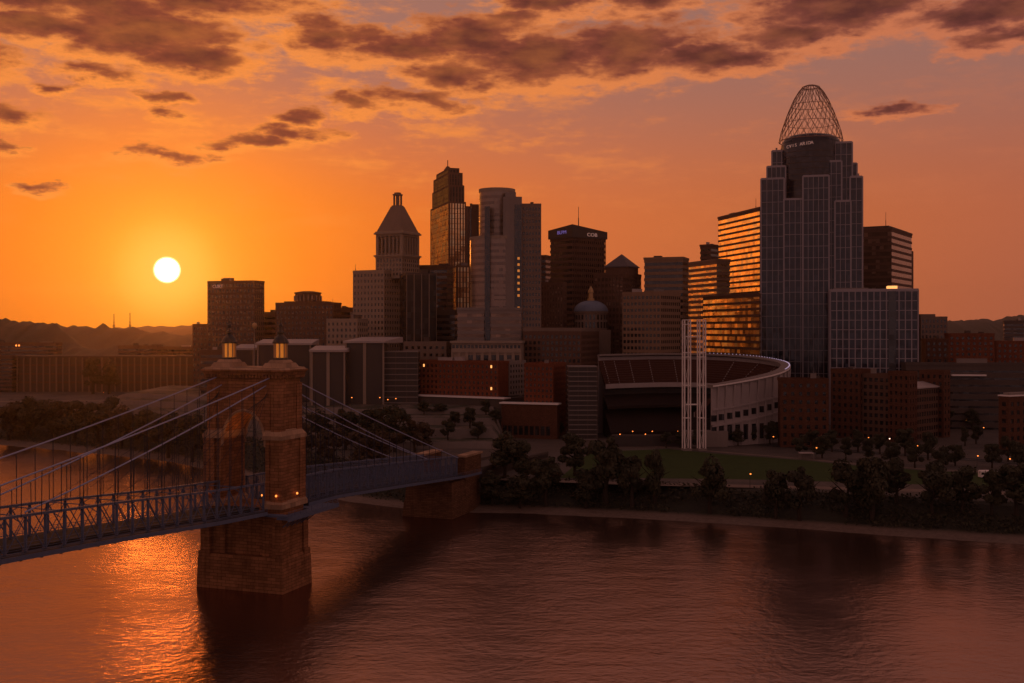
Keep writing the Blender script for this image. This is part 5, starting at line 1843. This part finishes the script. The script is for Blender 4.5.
left = [(-25, 440, 398, 50), (8, 440, 402, 44), (30, 436, 396, 40), (52, 438, 399, 42), (75, 440, 400, 40), (98, 442, 402, 46), (122, 446, 405, 42), (147, 452, 408, 46), (168, 458, 412, 48), (192, 462, 414, 46),
        (110, 436, 398, 40), (215, 462, 416, 40), (150, 440, 410, 40), (180, 448, 412, 40), (62, 430, 400, 36), (20, 428, 402, 36)]
left.sort()
for i, (px, py, yt, w) in enumerate(left):
    tree(px, py, yt, w, 'dark tree on the far left bank, %s from the picture edge' % ORD[i], 'trees on the far left bank', rust=(i % 4 == 1), name='bank_tree')
for i, (px, py, yt, w) in enumerate([(93, 394, 357, 26), (109, 394, 360, 26)]):
    tree(px, py, yt, w, 'dark tall tree before the long colonnade, ' + ('nearer the left edge' if i == 0 else 'nearer the bridge'), 'tall trees before the colonnade', name='tall_tree')
for i, (px, py, yt, w) in enumerate([(206, 388, 372, 18), (228, 400, 380, 26), (330, 395, 384, 16), (365, 396, 386, 14), (395, 398, 388, 14)]):
    tree(px, py, yt, w, 'small dim street tree at the foot of the dark halls, %s from the left' % ORD[i], 'street trees by the halls', name='street_tree')

# undergrowth covering the bank under the trees
def undergrowth():
    rd = random.Random(77)
    mb = MB()
    for i in range(26000):
        x = rd.uniform(-330, 330)
        s = rd.uniform(10.5, 31) if x > -30 else rd.uniform(9, 40)
        if x > -30 and mnoise.noise((x * .05, s * .1, 2)) < -.25: continue
        y = shore_y(x) + s * bank_scale(x)
        z = ground_z(x, y)
        r = rd.uniform(.25, .8)
        p = Vector((x, y, z + rd.uniform(0, 1.7)))
        n = Vector((rd.uniform(-1, 1), rd.uniform(-1, 1), rd.uniform(.1, 1))).normalized()
        a = n.orthogonal().normalized(); a = Matrix.Rotation(rd.uniform(0, 6.28), 3, n) @ a; b = n.cross(a)
        k = len(mb.v)
        mb.v += [tuple(p - a * r), tuple(p + b * r * .6), tuple(p + a * r), tuple(p - b * r * .6)]
        mb.face((k, k + 1, k + 2, k + 3))
    o = mb.build('undergrowth', 'leaf')
    tag(o, 'low dark undergrowth covering the slope of the river bank', 'undergrowth', None, 'stuff')
undergrowth()

# ------------------------------------------------------------------ street lamps, bus, shelter
pole_me = MB().tube((0, 0, 0), (0, 0, 5.6), .12, 6, 0, .08).tube((0, 0, 5.5), (0, -.9, 5.9), .07, 5).mesh('pole', 'iron')
head_me = MB().lathe([(.15, 0), (.32, .15), (.32, .35), (.1, .45)], 8).mesh('lamp_head', 'lamp')
head_w = MB().lathe([(.15, 0), (.32, .15), (.32, .35), (.1, .45)], 8).mesh('lamp_head', 'lamp_white')
lamps = [(518, 453, 0), (540, 423, 0), (551, 424, 0), (620, 421, 0), (635, 426, 0), (651, 416, 0), (678, 426, 0), (710, 432, 0), (726, 432, 0), (734, 432, 0), (765, 420, 0), (773, 436, 0), (809, 436, 0), (816, 447, 0),
         (862, 434, 0), (868, 437, 0), (889, 438, 1), (877, 438, 1), (917, 445, 0), (956, 448, 0), (977, 455, 0), (1009, 458, 0), (966, 420, 0), (983, 427, 0), (971, 415, 0), (750, 473, 0), (380, 397, 0), (388, 399, 0), (396, 398, 0), (352, 397, 0), (160, 391, 0), (104, 392, 0)]
lamps.sort()
for i, (px, py, white) in enumerate(lamps):
    bz = GZ + 16.4 if 340 < px < 400 else GZ
    Y = F * (CAMZ - bz - 5.9) / (py - 330)
    root = thing('street_lamp', 'thin street lamp with %s glowing head, %s along the riverfront from the left' % ('a pale' if white else 'an orange', ORD[i]), 'street lamp', (X(px, Y), Y, bz), 0, 'street lamps along the riverfront')
    link('pole', pole_me, root)
    link('lamp_head', head_w if white else head_me, root, (0, -.9, 5.4))

def bus():
    px, py = 988, 478
    Y = gy(py)
    root = thing('city_bus', 'white city bus parked by the trees near the right edge', 'bus', (X(px, Y), Y, GZ), R(4))
    b = MB(); b.box(-3.6, 3.6, -1.25, 1.25, .45, 3.0); b.frust((-3.5, 3.5, -1.2, 1.2), (-3.3, 3.3, -1.0, 1.0), 3.0, 3.2)
    b.build('body', 'white_metal', root)
    for i in range(5): 
        x = -2.8 + i * 1.4
        MB().box(x - .6, x + .6, -1.29, -1.251, 1.5, 2.5).build('window', 'glass_dark', root)
    for x in (-2.3, 2.2):
        for y in (-1.15, 1.15):
            MB().tube((x, y - .14, .5), (x, y + .14, .5), .5, 14).build('wheel', 'iron', root)
bus()
sh = thing('park_shelter', 'small pale roofed shelter on the path at the edge of the lawn', 'shelter', (X(806, gy(459)), gy(459), GZ))
MB().box(-3.2, 3.2, -2, 2, 2.6, 3.1).build('roof', 'roof_pale', sh)
for x in (-2.9, 2.9):
    for y in (-1.7, 1.7): MB().box(x - .12, x + .12, y - .12, y + .12, 0, 2.6).build('post', 'concrete', sh)
MB().box(-2.9, 2.9, 1.5, 1.7, 0, 2.5).build('back_wall', 'concrete', sh)

# ------------------------------------------------------------------ haze
def haze():
    mb = MB().box(-4500, 4500, -900, 5100, -4.0, 262)
    m = bpy.data.materials.new('evening_haze')
    m.use_nodes = True
    t = NT(m.node_tree); t.n.clear()
    pv = t.new('ShaderNodeVolumePrincipled')
    pv.inputs['Color'].default_value = (0.92, 0.80, 0.74, 1)
    pv.inputs['Density'].default_value = 5.0e-5
    pv.inputs['Anisotropy'].default_value = 0.905
    out = t.new('ShaderNodeOutputMaterial')
    t.l.new(pv.outputs[0], out.inputs['Volume'])
    o = mb.build('haze', m)
    tag(o, kind='stuff')
haze()
